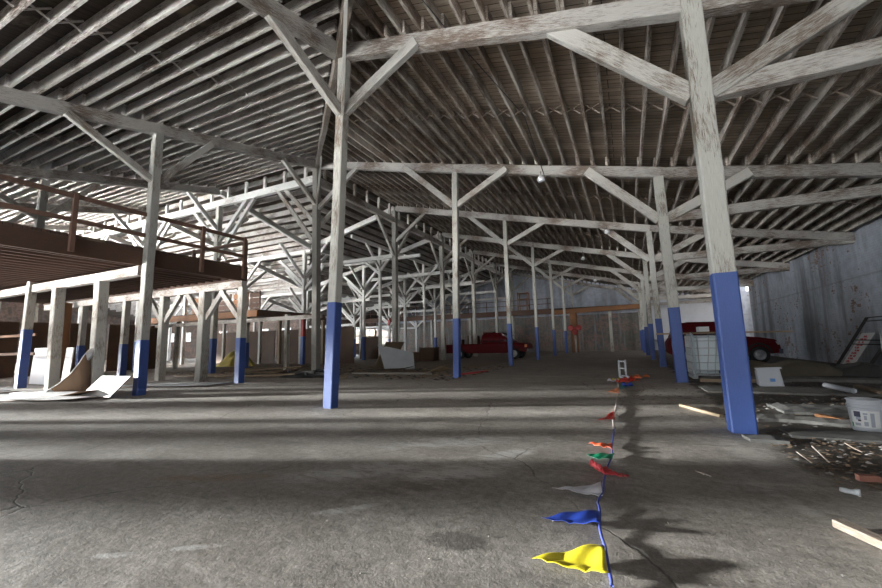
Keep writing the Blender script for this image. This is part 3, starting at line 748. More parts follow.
ribbon(sm[:cut+1], .008, .02, 'blue_cord', M['rope_blue']); ribbon(sm[cut:], .012, .02, 'grey_cord', M['rope_grey'])
def pennant(c0, c1, tip, mat, lab, lift=.05, seed=0, n=14):
    """triangular flag: hoist corners c0, c1 (photo floor pixels), tip"""
    a, b, c = at(*c0, z=.012), at(*c1, z=.012), at(*tip, z=.012); r = random.Random(seed)
    ph = [r.uniform(0, 6.3) for _ in range(4)]
    def fn(u, v):
        p = a.lerp(b, v).lerp(c, u); e = (1-u)
        z = .55*lift*(.5+.5*math.sin(4*u+ph[0]+2*v))*e + .14*lift*math.sin(9*v*e+ph[1]+3*u) + .10*lift*math.sin(12*u+ph[2]-7*v*e)
        return p + Vector((0, 0, .012+abs(z)))
    o = G().grid(fn, n, n, .002).build('pennant', mat, S, smooth=True); o['label'] = lab
pennant((604,551),(609,582),(532,561), M['flag_yellow'], 'yellow pennant', .07, 1)
pennant((600,515),(601,532),(541,520), M['flag_blue'], 'dark blue pennant', .06, 2)
pennant((601,487),(603,499),(552,490), M['flag_white'], 'thin white pennant', .05, 3)
pennant((612,445),(613,452),(588,445), M['flag_coral'], 'coral orange pennant folded double', .08, 5)
pennant((615,455),(611,464),(587,457), M['flag_green'], 'dark green pennant', .06, 6)
pennant((614,415),(615,421),(597,421), M['flag_red'], 'red pennant', .09, 7)
pennant((619,389),(619,394),(607,392), M['flag_orange'], 'small orange pennant', .05, 8)
pennant((619,385),(619,390),(631,388), M['flag_teal'], 'teal pennant', .05, 9)
# the short pink flag lies rolled
a, b = at(594, 475, z=.02), at(612, 474, z=.02)
d_ = (b-a); dn = Vector((-d_.y, d_.x, 0)).normalized()
def roll(u, v):
    p = a + d_*u*1.0; w_ = .34
    return p + dn*(v-.5)*w_*.55 + Vector((0, 0, .015+.075*math.exp(-((u-.12)/.14)**2)+.025*math.sin(9*v+3*u)**2))
o = G().grid(roll, 16, 10, .002).build('pennant', M['flag_pink'], S, smooth=True); o['label'] = 'pink-red pennant curled up'
a2 = at(612, 474, z=.02); b2 = at(628, 477, z=.02)
o = G().grid(lambda u, v: a2.lerp(b2, u)+dn*(v-.5)*.16*(1-u*.8)+Vector((0, 0, .01+.01*math.sin(20*u))), 8, 4, .002).build('pennant', M['flag_pink'], S, smooth=True); o['label'] = 'pink-red pennant tail'
# heap of tangled flags at the far end
cols = ['flag_yellow','flag_red','flag_red','flag_coral','flag_orange','flag_red','flag_white','flag_orange','flag_coral','flag_blue','flag_white']
spots = [(618,382),(623,383),(627,382.5),(632,381.5),(638,379),(630,381),(613,382.5),(643,378),(635,379),(628,387),(626,379)]
for i, (cn, (u, v)) in enumerate(zip(cols, spots)):
    p = at(u, v, z=.01); an = R.uniform(-.5, .5); w_ = R.uniform(.16, .28); ph = R.random()*6
    ax = Vector((math.cos(an), math.sin(an), 0)); ay = Vector((-ax.y, ax.x, 0))
    o = G().grid(lambda u_, v_: p + ax*(u_-.5)*w_*1.3 + ay*(v_-.5)*w_*(1-u_*.7) + Vector((0, 0, .02+.09*abs(math.sin(5*u_+ph)*math.cos(6*v_+ph)))), 10, 8, .002).build('pennant', M[cn], S, smooth=True)
    o['label'] = 'tangled %s pennant in the heap at the far end' % cn[5:]

# little white two-rung stand
p = at(623, 377.5, z=0); t = thing('step_frame', p, 'small white upright frame with two openings at the end of the pennants', 'stand')
for dx in (-.09, .09): G().beam(p+Vector((dx*1.15, 0, 0)), p+Vector((dx, .06, .52)), .035, .04).build('leg', M['white_plastic'], t)
for z in (.05, .27, .48): G().beam(p+Vector((-.09, .03, z)), p+Vector((.09, .03, z)), .04, .045).build('rung', M['white_plastic'], t)
for dx in (-.07, .07): G().beam(p+Vector((dx*1.1, .24, 0)), p+Vector((dx, .08, .5)), .035, .03).build('rear_leg', M['white_plastic'], t)

# ------------------------------------------------------------------ right side: bucket, pail, tank, cars
p = at(868, 430.5, z=0)
t = thing('plastic_bucket', p, 'large white plastic bucket with printed label standing at the right edge', 'bucket')
g = G(); g.lathe(p, [(0,.01),(.125,.0),(.135,.02),(.15,.34),(.152,.37)], 32); g.lathe(p, [(.152,.37),(.146,.37),(.13,.03),(0,.03)], 32); g.build('pail', M['white_plastic'], t, smooth=True)
g = G()
for z in (.27, .305, .365): g.lathe(p, [(.150,z-.008),(.160,z-.006),(.160,z+.004),(.151,z+.008)], 32)
g.build('rim', M['white_plastic'], t, smooth=True)
def patch(c, r0, r1, a0, a1, z0, z1, mat, name, parent, n=8):
    def fn(u, v):
        a = a0+(a1-a0)*u; z = z0+(z1-z0)*v; r = r0+(r1-r0)*(z/.37)+.0015
        return (c.x+r*math.cos(a), c.y+r*math.sin(a), c.z+z)
    return G().grid(fn, n, 2, 0).build(name, mat, parent)
ca = math.atan2(-p.y, -p.x)
patch(p, .134, .152, ca-.95, ca+.9, .05, .245, M['white_sheet'], 'paper_label', t, 16)
for z0, z1, a0, a1, mt in ((.17,.235,-.72,-.30,'label_dark'),(.135,.17,-.62,-.32,'label_grey'),(.12,.14,-.50,-.30,'label_dark'),(.05,.10,-1.0,-.86,'label_green'),
                           (.07,.10,-.72,-.35,'label_grey'),(.20,.22,-.15,.1,'label_grey'),(.14,.19,-.12,.05,'label_grey'),(.07,.12,-.15,.1,'label_grey'),(.06,.22,.25,.5,'label_grey')):
    c_ = p; r0 = .1355
    patch(p, r0+.001, .1535, ca+a0, ca+a1, z0, z1, M[mt], 'print', t)
hd = []
for i in range(13):
    a = math.pi*i/12; hd.append(p+Vector((.162*math.cos(a+ca+1.57), .162*math.sin(a+ca+1.57), .30-.10*math.sin(a))))
G().tube(hd, .004, 6).build('handle', M['steel'], t)

# tipped-over white pail near the brick wall
p = at(771, 387, z=0)
t = thing('tipped_bucket', p, 'white square plastic pail lying tipped on the rubble by the leaning post', 'bucket')
g = G(); q = [(-.30,.0),(.16,.0),(.10,.42),(-.32,.40)]
base = []
for yy, s_ in ((-.18, 1), (.2, .86)):
    for x, z in q: g.v.append(p+Vector((x*s_+.05, yy, z*s_+.02)))
for i in range(4):
    j = (i+1) % 4; g.face((i, j, 4+j, 4+i))
g.face((3, 2, 1, 0)); g.face((4, 5, 6, 7)); pl = g.build('pail', M['white_plastic'], t)
bv = pl.modifiers.new('bevel', 'BEVEL'); bv.width = .03; bv.segments = 3
G().box(p+Vector((.0, -.19, .17)), (.09, .012, .07), .0).build('sticker', M['label_blue'], t)
G().beam(p+Vector((-.30, -.20, .42)), p+Vector((.17, -.20, .44)), .05, .035).build('rim', M['white_plastic'], t)

# caged tank
X0, X1, Y0_, Y1_ = 1.55, 2.77, 13.05, 14.05
t = thing('caged_tank', (2.1, 13.5, 0), 'translucent white bulk liquid tank in a steel cage behind the leaning posts', 'tank')
g = G()
for x in (1.61, 2.16, 2.71): g.box((x, 13.55, .05), (.12, .98, .09))
g.box((2.16, 13.55, .115), (1.2, 1.0, .03)); g.build('pallet', M['grey_metal'], t)
tk = G().box((2.16, 13.55, .68), (1.14, .94, 1.06)).build('tank_body', M['cream_plastic'], t)
bv = tk.modifiers.new('bevel', 'BEVEL'); bv.width = .08; bv.segments = 4
g = G()
for z in (.25, .45, .65, .85, 1.05, 1.2):
    for a, b in (((X0,Y0_),(X1,Y0_)),((X1,Y0_),(X1,Y1_)),((X1,Y1_),(X0,Y1_)),((X0,Y1_),(X0,Y0_))): g.tube([(*a, z), (*b, z)], .011, 6)
for i in range(8):
    x = X0+(X1-X0)*i/7
    off = .05 if i in (2, 3) else 0
    g.tube([(x, Y0_, .13), (x+off*.4, Y0_, .4), (x+off*1.6, Y0_, .8), (x+off*2.0, Y0_, 1.2)], .011, 6); g.tube([(x, Y1_, .13), (x, Y1_, 1.2)], .011, 6)
for i in range(1, 6):
    y = Y0_+(Y1_-Y0_)*i/6; g.tube([(X0, y, .13), (X0, y, 1.2)], .011, 6); g.tube([(X1, y, .13), (X1, y, 1.2)], .011, 6)
g.build('cage', M['steel'], t)
G().lathe((2.16, 13.55, 1.2), [(0,.07),(.10,.07),(.11,.05),(.11,0)], 20).build('cap', M['label_dark'], t)
G().lathe((2.2, Y0_-.02, .2), [(0,-.06),(.05,-.06),(.05,.03)], 14, axis='Y').build('valve', M['label_dark'], t)
G().box((2.68, Y0_+.005, .32), (.16, .012, .2)).build('sticker', M['white_sheet'], t)
G().beam((.75, 13.3, 1.275), (3.9, 13.35, 1.255), .12, .045, seg=2).build('plank', M['raw'])
tag(bpy.data.objects['plank'], 'long bare plank laid across the top of the caged tank', 'plank')
o = G().box((1.95, 13.5, 1.38), (.26, .2, .14), .2).build('white_box', M['white_sheet']); tag(o, 'small crumpled white box on top of the caged tank', 'box')

def wheel(c, r, w, parent, side):
    g = G(); g.lathe(c, [(r*.62,-w/2),(r*.92,-w/2),(r,-w*.35),(r,w*.35),(r*.92,w/2),(r*.62,w/2)], 28, axis='Y'); wo = sub(g.build('wheel', M['tyre'], parent, smooth=True), parent)
    g = G(); g.lathe(Vector(c)+Vector((0, side*w*.42, 0)), [(0,side*.02),(r*.2,side*.03),(r*.25,0),(r*.55,-side*.02),(r*.63,side*.02)], 28, axis='Y'); g.build('rim', M['hub'], wo, smooth=True)
def car_loft(secs, name, mat, parent, y0):
    """secs: (x, zlo, zhi, halfwidth_lo, halfwidth_hi) cross-sections rounded at the corners"""
    g = G(); n = 12
    for x, zl_, zh, wl, wh in secs:
        r_ = min(.09, (zh-zl_)*.3)
        prof = [(-wl, zl_+.03), (-wl+.03, zl_), (wl-.03, zl_), (wl, zl_+.03), (wl, zl_+(zh-zl_)*.5), ((wl*.3+wh*.7), zh-r_*1.2), (wh, zh-r_), (wh-r_*.8, zh), (-wh+r_*.8, zh), (-wh, zh-r_), (-(wl*.3+wh*.7), zh-r_*1.2), (-wl, zl_+(zh-zl_)*.5)]
        for y, z in prof: g.v.append(Vector((x, y0+y, z)))
    for i in range(len(secs)-1):
        for k_ in range(n):
            q = (k_+1) % n; g.face((i*n+k_, i*n+q, (i+1)*n+q, (i+1)*n+k_)[::-1])
    g.face(tuple(range(n))); g.face(tuple((len(secs)-1)*n+i for i in range(n))[::-1])
    return g.build(name, mat, parent, smooth=False)
# pickup (faces right)
py = 26.4
t = thing('pickup_truck', (-9.2, py, 0), 'dark red extended-cab pickup truck parked behind the middle posts', 'pickup truck')
car_loft([(-12.0,.5,.98,.8,.8),(-11.9,.42,1.02,.86,.86),(-9.15,.40,1.04,.88,.88),(-9.1,.40,1.12,.88,.86),(-7.4,.40,1.12,.88,.86),(-7.3,.42,1.1,.87,.82),(-6.2,.46,1.02,.84,.76),(-5.98,.50,.95,.78,.72)], 'body', M['car_red'], t, py)
car_loft([(-9.2,1.08,1.12,.78,.76),(-9.12,1.08,1.62,.78,.66),(-8.95,1.08,1.76,.78,.62),(-7.95,1.08,1.77,.78,.62),(-7.7,1.08,1.72,.78,.62),(-7.05,1.08,1.14,.78,.74)], 'cab', M['car_red'], t, py)
for a, b in ((-9.02, -8.62), (-8.52, -7.72)):
    g = G(); g.grid(lambda u, v: (a+(b-a)*u-(.0 if b < -8 else -.18*(1-v)*u), py-.80+.125*v, 1.17+.46*v), 2, 2, .02); g.build('side_window', M['glass_dark'], t)
g = G(); g.grid(lambda u, v: (-7.05-.62*v, py-.62+1.24*u, 1.17+.52*v), 2, 2, .02); g.build('windshield', M['glass_dark'], t)
g = G(); g.grid(lambda u, v: (-9.19+.06*v, py+.6-1.2*u, 1.2+.4*v), 2, 2, .02); g.build('rear_window', M['tarp_white'], t)
for x in (-10.75, -6.85):
    for s_ in (-1, 1):
        wheel((x, py+s_*.8, .37), .37, .24, t, s_)
        if s_ < 0:
            g = G()
            for k_ in range(12):
                a0 = math.pi*k_/12; g.v += [Vector((x+.46*math.cos(a0), py-.875, .42+.46*math.sin(a0))), Vector((x+.40*math.cos(a0), py-.895, .42+.40*math.sin(a0)))]
            for k_ in range(11): g.face((2*k_, 2*k_+1, 2*k_+3, 2*k_+2))
            g.build('wheel_arch', M['tyre'], t)
G().box((-5.93, py, .55), (.14, 1.7, .2)).build('bumper', M['chrome'], t); G().box((-12.07, py, .55), (.12, 1.7, .18)).build('bumper', M['chrome'], t)
G().box((-6.08, py-.74, .86), (.16, .14, .18)).build('headlight', M['orange_lens'], t)
G().box((-11.99, py-.76, .86), (.1, .12, .26)).build('tail_light', M['red'], t)
G().box((-7.35, py-.95, 1.22), (.1, .16, .14)).build('side_mirror', M['label_dark'], t)
# red estate car / SUV at the right (faces right)
sy_ = 21.9
t = thing('red_suv', (3.9, sy_, 0), 'dark red utility vehicle parked behind the caged tank by the brick wall', 'car')
car_loft([(1.62,.5,.95,.8,.78),(1.75,.38,1.15,.88,.84),(3.7,.36,1.17,.9,.85),(4.4,.36,1.17,.9,.84),(5.1,.38,1.10,.88,.78),(5.6,.42,1.0,.84,.72),(5.75,.46,.86,.76,.68)], 'body', M['car_red'], t, sy_)
car_loft([(1.78,1.1,1.2,.8,.76),(2.0,1.1,1.78,.8,.66),(2.5,1.1,1.86,.8,.64),(3.75,1.1,1.84,.8,.64),(4.0,1.1,1.74,.8,.64),(4.6,1.1,1.16,.8,.76)], 'cab', M['car_red'], t, sy_)
for a, b, sl in ((2.05, 2.75, 0), (2.85, 3.6, 0), (3.65, 4.25, -.4)):
    g = G(); g.grid(lambda u, v: (a+(b-a)*u+sl*v*u, sy_-.822+.12*v, 1.2+.46*v), 2, 2, .02); g.build('side_window', M['glass_dark'], t)
g = G(); g.grid(lambda u, v: (4.55-.58*v, sy_-.64+1.28*u, 1.19+.54*v), 2, 2, .02); g.build('windshield', M['glass_dark'], t)
for x in (2.45, 4.98):
    for s_ in (-1, 1): wheel((x, sy_+s_*.82, .36), .36, .24, t, s_)
    g = G()
    for k_ in range(12):
        a0 = math.pi*k_/11; g.v += [Vector((x+.47*math.cos(a0), sy_-.905, .40+.47*math.sin(a0))), Vector((x+.39*math.cos(a0), sy_-.915, .40+.39*math.sin(a0)))]
    for k_ in range(11): g.face((2*k_, 2*k_+1, 2*k_+3, 2*k_+2))
    g.build('wheel_arch', M['tyre'], t)
G().box((5.74, sy_, .5), (.14, 1.6, .2)).build('bumper', M['label_dark'], t)
G().box((5.66, sy_-.66, .84), (.12, .2, .13)).build('headlight', M['bottle'], t)

# leaning iron frame with lettered board
t = thing('iron_frame', (6.9, 17.6, 0), 'rusty black iron frame leaning on the brick wall at the right edge', 'frame')
def I(a, b, r=.02, name='bar'): return G().beam(a, b, r*2, r*2, ch=0).build(name, M['iron'], t)
b0, b1 = Vector((6.0, 17.9, .02)), Vector((6.0, 14.6, .02)); t0, t1 = Vector((7.25, 17.25, 1.95)), Vector((7.25, 14.2, 1.95))
# long sides lean along the wall: a parallelogram, seen slanting
q = [at(840, 374, x=6.55), at(866, 320, x=7.2), at(881, 317, x=7.25)]
B0 = Vector((6.6, 18.9, .0)); T0 = Vector((7.28, 18.1, 1.68)); B1 = Vector((6.6, 16.9, .0)); T1 = Vector((7.28, 16.1, 1.68))
for s_ in (0, .12): I(B0+Vector((0, -s_, 0)), T0+Vector((0, -s_, 0)), .018)
for s_ in (0, .12): I(B1+Vector((0, -s_, 0)), T1+Vector((0, -s_, 0)), .018)
for f_ in (.02, .48, .56, .93, 1.0): I(B0.lerp(T0, f_), B1.lerp(T1, f_), .016)
bd = thing('lettered_board', (6.7, 17.6, 0), 'white board with faded red lettering leaning inside the iron frame', 'sign')
off = Vector((-.03, 0, -.0))
def on(u, v): return (B0.lerp(B1, .12+.38*u)).lerp(T0.lerp(T1, .12+.38*u), .02+.68*v)+Vector((.045, 0, -.0))
G().grid(on, 4, 8, .02).build('panel', M['white_sheet'], bd)
g = G()
for r_ in range(11):
    v0 = .07+.08*r_; w0 = .30+.1*((r_*7) % 3)
    for c_ in range(3):
        u0 = .30+.15*c_; 
        if (r_*3+c_) % 5 == 0: continue
        for (ua, va, ub, vb) in ((u0, v0, u0+.11, v0), (u0, v0, u0, v0+.045), (u0+.11, v0, u0+.11, v0+.045))[: 2+(r_+c_) % 2]:
            a_ = Vector(on(ua, va))+Vector((-.012, 0, .006)); b_ = Vector(on(ub, vb))+Vector((-.012, 0, .006)); g.beam(a_, b_, .018, .018, ch=0)
g.build('lettering', M['flag_pink'], bd)
t2 = thing('black_machine', (6.9, 15.6, 0), 'black metal contraption with bars inside the iron frame at the edge', 'machine')
g = G(); g.box((6.95, 15.6, .35), (.5, 1.1, .5)); g.box((6.95, 15.5, .8), (.35, .7, .4)); g.build('housing', M['black_junk'], t2)
for i in range(5): G().tube([(6.66, 15.1+.22*i, .15), (6.68, 15.1+.22*i, 1.15)], .015, 6).build('rod', M['steel'], t2)

# ------------------------------------------------------------------ rubble strip on the right
def slab(c, d, rz, mat, label, name='concrete_slab', cat='slab', amp=.03, seed=1, grp=None):
    r = random.Random(seed); c = Vector(c); nx = max(3, int(d[0]/.12)); ny = max(2, int(d[1]/.12))
    m3 = Matrix.Rotation(rz, 3, 'Z'); ph = [r.uniform(0, 9) for _ in range(6)]
    def fn(u, v):
        e = min(u, 1-u)*d[0]; f_ = min(v, 1-v)*d[1]
        x = (u-.5)*d[0]; y = (v-.5)*d[1]
        y += amp*1.5*math.sin(x*3.1+ph[0]) + amp*math.sin(x*7.7+ph[1]) + r.uniform(-amp, amp)*.5
        z = d[2] + amp*.4*math.sin(x*4+ph[2])*math.cos(y*5+ph[3]) + r.uniform(-amp, amp)*.35
        if e < .02 or f_ < .02: z = max(0.0, z*.55)
        return c + m3 @ Vector((x, y, z))
    o = G().grid(fn, nx, ny, d[2]*.9+.02).build(name, mat, None, origin=c)
    return tag(o, label, cat, grp)
slab((4.5, 13.0, 0), (5.6, .32, .10), 0, M['concrete'], 'long pale concrete kerb running to the wall behind the tipped pail', 'concrete_kerb', 'kerb', .02, 3)
slab((4.3, 10.6, 0), (5.8, 1.0, .05), .03, M['concrete'], 'broad rough concrete strip in front of the tipped pail', 'concrete_strip', 'slab', .025, 4)
slab((2.75, 8.0, 0), (1.5, .75, .06), .03, M['dark_slab'], 'flat dark slab left of the white bucket', 'dark_slab', 'slab', .02, 5)
slab((5.1, 8.3, 0), (3.2, .9, .06), 0, M['dark_slab'], 'dark broken slab behind the white bucket', 'dark_slab', 'slab', .02, 6)
slab((4.3, 6.9, 0), (5.6, .35, .07), -.02, M['concrete'], 'gravelly concrete ridge level with the white bucket', 'concrete_ridge', 'ridge', .03, 7)
slab((4.2, 6.1, 0), (5.2, .5, .04), .0, M['dark_slab'], 'dark flat strip in front of the white bucket', 'dark_strip', 'slab', .02, 8)
slab((1.28, 5.62, 0), (.34, .26, .06), .1, M['dark_slab'], 'small grey block at the foot of the leaning post', 'block', 'block', .01, 9)
slab((2.6, 12.75, 0), (1.9, .3, .07), .0, M['concrete'], 'broken concrete edge below the caged tank', 'concrete_edge', 'slab', .02, 11)
def mound(c, r, h, mat, label, name, cat, seed=0, ax=1.0):
    rr = random.Random(seed); ph = [rr.uniform(0, 6) for _ in range(5)]; c = Vector(c)
    def fn(u, v):
        a = 2*math.pi*u; q = v
        rad = r*q*(1+.15*math.sin(3*a+ph[0])+.1*math.sin(5*a+ph[1]))
        z = h*(1-q**1.6)*(1+.15*math.sin(4*a+ph[2]+6*q)) + (.02*rr.random() if q < 1 else 0)
        return c+Vector((rad*math.cos(a)*ax, rad*math.sin(a), max(0, z)))
    o = G().grid(fn, 28, 8, 0).build(name, mat, None, smooth=True, origin=c); return tag(o, label, cat)
mound((4.4, 15.4, 0), .9, .35, M['tarp_dark'], 'dark heaped tarpaulin by the brick wall', 'tarp_heap', 'tarp', 1, 1.6)
mound((5.9, 15.3, 0), .7, .30, M['dark_slab'], 'grey earth mound below the iron frame', 'earth_mound', 'mound', 2, 1.5)
mound((3.6, 17.2, 0), .9, .28, M['tarp_dark'], 'low brown tarpaulin behind the heaped one', 'tarp_heap', 'tarp', 3, 1.8)
def scatter(n, fx, mat, name, label, cat, smin, smax, seed, flat=.35):
    r = random.Random(seed); g = G()
    for _ in range(n):
        x, y = fx(r); s_ = r.uniform(smin, smax); a = r.uniform(0, 3.14)
        b_ = len(g.v)
        for i in range(6):
            t_ = a+i*math.pi/3; q = s_*r.uniform(.6, 1.1)
            g.v.append(Vector((x+q*math.cos(t_), y+q*math.sin(t_)*.8, r.uniform(0, .01))))
        hh = s_*flat*r.uniform(.6, 1.3)
        g.v.append(Vector((x+r.uniform(-.3, .3)*s_, y, hh)))
        for i in range(6): g.face((b_+i, b_+(i+1) % 6, b_+6))
    return tag(g.build(name, mat), label, cat, kind='stuff')
def zone(x0, x1, y0, y1):
    def f(r):
        while True:
            x = r.uniform(x0, x1); y = r.uniform(y0, y1)
            if x > 1.35+.35*math.sin(y*2) - .25*(y < 5): return x, y
    return f
scatter(2200, zone(1.3, 7.2, 4.0, 6.0), M['leaf'], 'dry_leaves', 'dry leaves and wood chips littering the dark ground right of the post', 'leaves', .008, .04, 5, .3)
scatter(2000, zone(1.3, 7.2, 4.0, 12.8), M['rubble'], 'rubble', 'grey rubble and gravel scattered over the right-hand strip', 'rubble', .008, .04, 6, .6)
scatter(250, zone(1.2, 4.5, 6.0, 12.5), M['leaf'], 'wood_chips', 'pale chips and litter farther along the right-hand strip', 'debris', .02, .06, 8, .3)
scatter(200, lambda r: (r.uniform(-.2, 1.6), r.gauss(9.6, 1.2)), M['leaf'], 'litter', 'crumbs of litter on the floor left of the tank', 'debris', .012, .04, 9, .4)
scatter(260, lambda r: (r.uniform(-3, 1.2), r.uniform(1.6, 9)), M['rubble'], 'grit', 'loose grit on the concrete floor', 'grit', .003, .012, 10, .6)
scatter(1300, lambda r: (r.uniform(-22, -5.0), r.uniform(11.0, 20)), M['ply'], 'wood_litter', 'splintered wood litter around the debris behind the middle post', 'debris', .03, .16, 12, .3)
scatter(700, lambda r: (r.uniform(-20, -5.0), r.uniform(11.2, 18)), M['black_junk'], 'dark_litter', 'dark scraps mixed with the splintered wood on the ground at left', 'debris', .03, .14, 13, .3)
def stick(a, b, w, h, mat, label, name='plank', cat='plank', g_=None):
    a, b = Vector(a), Vector(b); o = G().beam(a, b, w, h, seg=2, wob=.003).build(name, mat, None, origin=a); return tag(o, label, cat, g_)
P0 = lambda u, v, z=.03: at(u, v, z=z)
stick(P0(838, 523), P0(905, 553), .07, .045, M['hip'], 'sawn grey timber offcut on the floor at the lower right edge', 'timber_offcut', 'timber')
stick(P0(681, 405), P0(722, 416), .07, .04, M['raw'], 'thin board lying left of the leaning post foot')
stick(P0(818, 415), P0(851, 422), .09, .04, M['orange'], 'brown board stuck between the slab and the white bucket')
stick(P0(700, 380, .1), P0(760, 381, .1), .14, .08, M['raw'], 'pale weathered board below the caged tank')
stick(P0(857, 386, .12), P0(885, 393, .1), .12, .05, M['raw'], 'pale board behind the white bucket at the right edge')
o = G(); a, b = P0(825, 385, .14), P0(854, 391, .12); o.tube([a, a.lerp(b, .5), b], .045, 14); o = o.build('white_pipe', M['white_plastic'], smooth=True); tag(o, 'short white plastic pipe lying on the concrete strip', 'pipe')
stick(P0(812, 446), P0(829, 462), .010, .010, M['hip'], 'bent pale stick among the dry leaves', 'stick', 'stick')
stick(P0(845, 443, .06), P0(862, 452, .03), .010, .010, M['hip'], 'thin pale stick crossing the leaf litter right of the bent one', 'stick', 'stick')
stick(P0(797, 452), P0(812, 463), .009, .009, M['hip'], 'short stick at the left of the leaf litter', 'stick', 'stick')
stick(P0(696, 471), P0(711, 476), .014, .01, M['hip'], 'small twig on the concrete left of the post crack', 'twig', 'stick')
o = G().box((0, 0, 0), (.13, .06, .045), 0).build('loose_brick', M['brick_red']); o.location = P0(868, 478, .022); o.rotation_euler = (0, 0, .1); tag(o, 'loose red brick among the leaves at the right edge', 'brick')
p = P0(850, 490, .035); t = thing('plastic_cup', p, 'crushed clear plastic cup lying at the edge of the litter', 'cup')
G().tube([p+Vector((-.045, .03, -.01)), p+Vector((-.02, .013, -.01)), p+Vector((0,0,-.01)), p+Vector((.04, -.02, -.008))], [.014, .02, .016, .023], 14).build('cup_body', M['bottle'], t, smooth=True)
G().tube([p+Vector((.036, -.018, -.008)), p+Vector((.046, -.023, -.008))], [.025, .025], 14).build('cup_rim', M['white_plastic'], t)

# ------------------------------------------------------------------ left: white boards
t = thing('curled_board', (-14.6, 5.5, 0), 'big white hardboard sheet curled up from the floor with brown back showing', 'board')
CP = [at(u, v, y=4.95+.95*k_/8) for k_, (u, v) in enumerate(((8,402),(28,399),(45,392),(58,384),(69,375),(78,364),(84,355),(88,350),(90,352)))]
for q_ in CP: q_.z = max(q_.z, .015)
def cpt(u):
    f_ = u*(len(CP)-1); i_ = min(int(f_), len(CP)-2); return CP[i_].lerp(CP[i_+1], f_-i_)
G().grid(lambda u, v: cpt(u)+Vector((-.06*(1-v), .0+.30*(1-v), (.13*min(1, u*2)+.01)*(1-v))), 32, 4, .008).build('sheet', M['white_sheet'], t, smooth=True)
G().grid(lambda u, v: cpt(.3+.7*u)*1.0+Vector((0, .02+.12*v, -(cpt(.3+.7*u).z-.01)*v)), 24, 6, .008).build('brown_back', M['hard'], t, smooth=True)
def flat_sheet(cx, cy_, w, d, rz, label, z=.02, mat='white_sheet', curlup=0.0, name='white_board', seed=0, cat='board', back='hard'):
    r = random.Random(seed); m3 = Matrix.Rotation(rz, 3, 'Z'); ph = r.uniform(0, 6)
    def fn(u, v):
        zz = z + curlup*max(0, (u-.6)/.4)**2 + .012*math.sin(6*u+ph)*math.sin(4*v+ph)
        return Vector((cx, cy_, 0)) + m3 @ Vector(((u-.5)*w, (v-.5)*d, zz+.012))
    o = G().grid(fn, 14, 6, .008, mi=0, mi2=1).build(name, [M[mat], M[back]], None, smooth=True, origin=(cx, cy_, 0)); return tag(o, label, cat)
flat_sheet(-15.0, 4.4, 3.6, 1.3, .28, 'long white board flat on the floor, front of the pile at left', .01, seed=1)
flat_sheet(-13.3, 5.25, 2.4, 1.0, .18, 'white board on top of the flat pile, right part lifted', .06, curlup=.12, seed=2)
flat_sheet(-12.6, 4.75, 1.9, .8, .35, 'torn white board at the right tip of the pile', .045, seed=3)
flat_sheet(-17.3, 4.6, 2.2, 1.2, .1, 'white board flat at the left edge of the pile', .03, seed=4)
flat_sheet(-18.6, 3.9, 3.0, 1.2, .2, 'white board lying farthest left beside the pile', .01, seed=14)
o = G().grid(lambda u, v: (-12.75+1.55*u, 5.3-.1*u+.42*v, .03+.46*v+.02*u), 8, 4, .015, mi=0, mi2=1).build('white_board', [M['white_sheet'], M['hard']]); tag(o, 'white board propped at a slant against the tall blue-footed post', 'board')
a, b = at(30, 388, y=6.7), at(53, 388, y=6.7)
o = G().box((0, 0, 0), (b.x-a.x, .03, 1.28)).build('white_board', M['white_sheet']); o.location = ((a.x+b.x)/2, 6.7, .66); o.rotation_euler = (-.05, 0, 0); tag(o, 'white panel standing upright between the two left deck posts', 'board')
a, b = at(62, 388, y=6.8), at(69, 388, y=6.8)
o = G().box((0, 0, 0), (b.x-a.x, .03, 1.25)).build('white_board', M['white_sheet']); o.location = ((a.x+b.x)/2, 6.8, .66); o.rotation_euler = (-.06, 0, .0); tag(o, 'narrow white panel standing right of the upright one', 'board')
flat_sheet(-13.2, 7.9, 3.2, 1.1, .3, 'grey board flat on the floor behind the white braced deck post', .02, mat='grey_metal', seed=6, name='grey_board')
# plywood and planks on the floor behind
for i, (x, y, w, d, rz, mt, lab) in enumerate((
    (-12.6, 11.6, 2.6, 1.2, .5, 'ply', 'plywood sheet flat on the ground, nearest the deck'), (-14.6, 12.9, 2.4, 1.2, .2, 'ply', 'plywood sheet on the ground second behind the deck'),
    (-12.3, 14.2, 2.4, 1.1, -.3, 'ply', 'plywood sheet lying behind the ridge post'), (-15.6, 10.6, 2.4, 1.0, .1, 'ply', 'plywood sheet half under the raised deck'),
    (-9.4, 14.6, 2.2, .9, .4, 'ply_dark', 'dark board on the ground before the leaning grey sheet'), (-7.8, 13.6, 1.8, .7, .2, 'ply_dark', 'dark board on the ground left of the second middle post'),
    (-17.2, 14.0, 2.6, 1.2, .2, 'ply', 'plywood sheet on the ground farthest behind the deck'), (-10.8, 16.6, 2.2, 1.1, -.2, 'ply', 'plywood sheet on the ground right of the second ridge post'))):
    flat_sheet(x, y, w, d, rz, lab, .02+.01*i, mat=mt, seed=20+i, name='plywood_sheet', back=mt, curlup=.15 if i in (1, 4) else 0)
stick((-14.4, 10.2, .05), (-11.3, 11.2, .12), .2, .05, M['raw'], 'long pale plank on the ground left of the ridge post')
stick((-15.6, 11.4, .1), (-12.8, 12.9, .3), .16, .05, M['raw'], 'slanting pale plank on the plywood behind the deck')
stick((-9.9, 12.7, .05), (-6.6, 13.1, .05), .14, .06, M['grey_wood'], 'grey plank on the ground along the debris edge', )
stick(P0(462, 374), P0(487, 371), .12, .06, M['flag_pink'], 'faded red plank right of the second middle post')
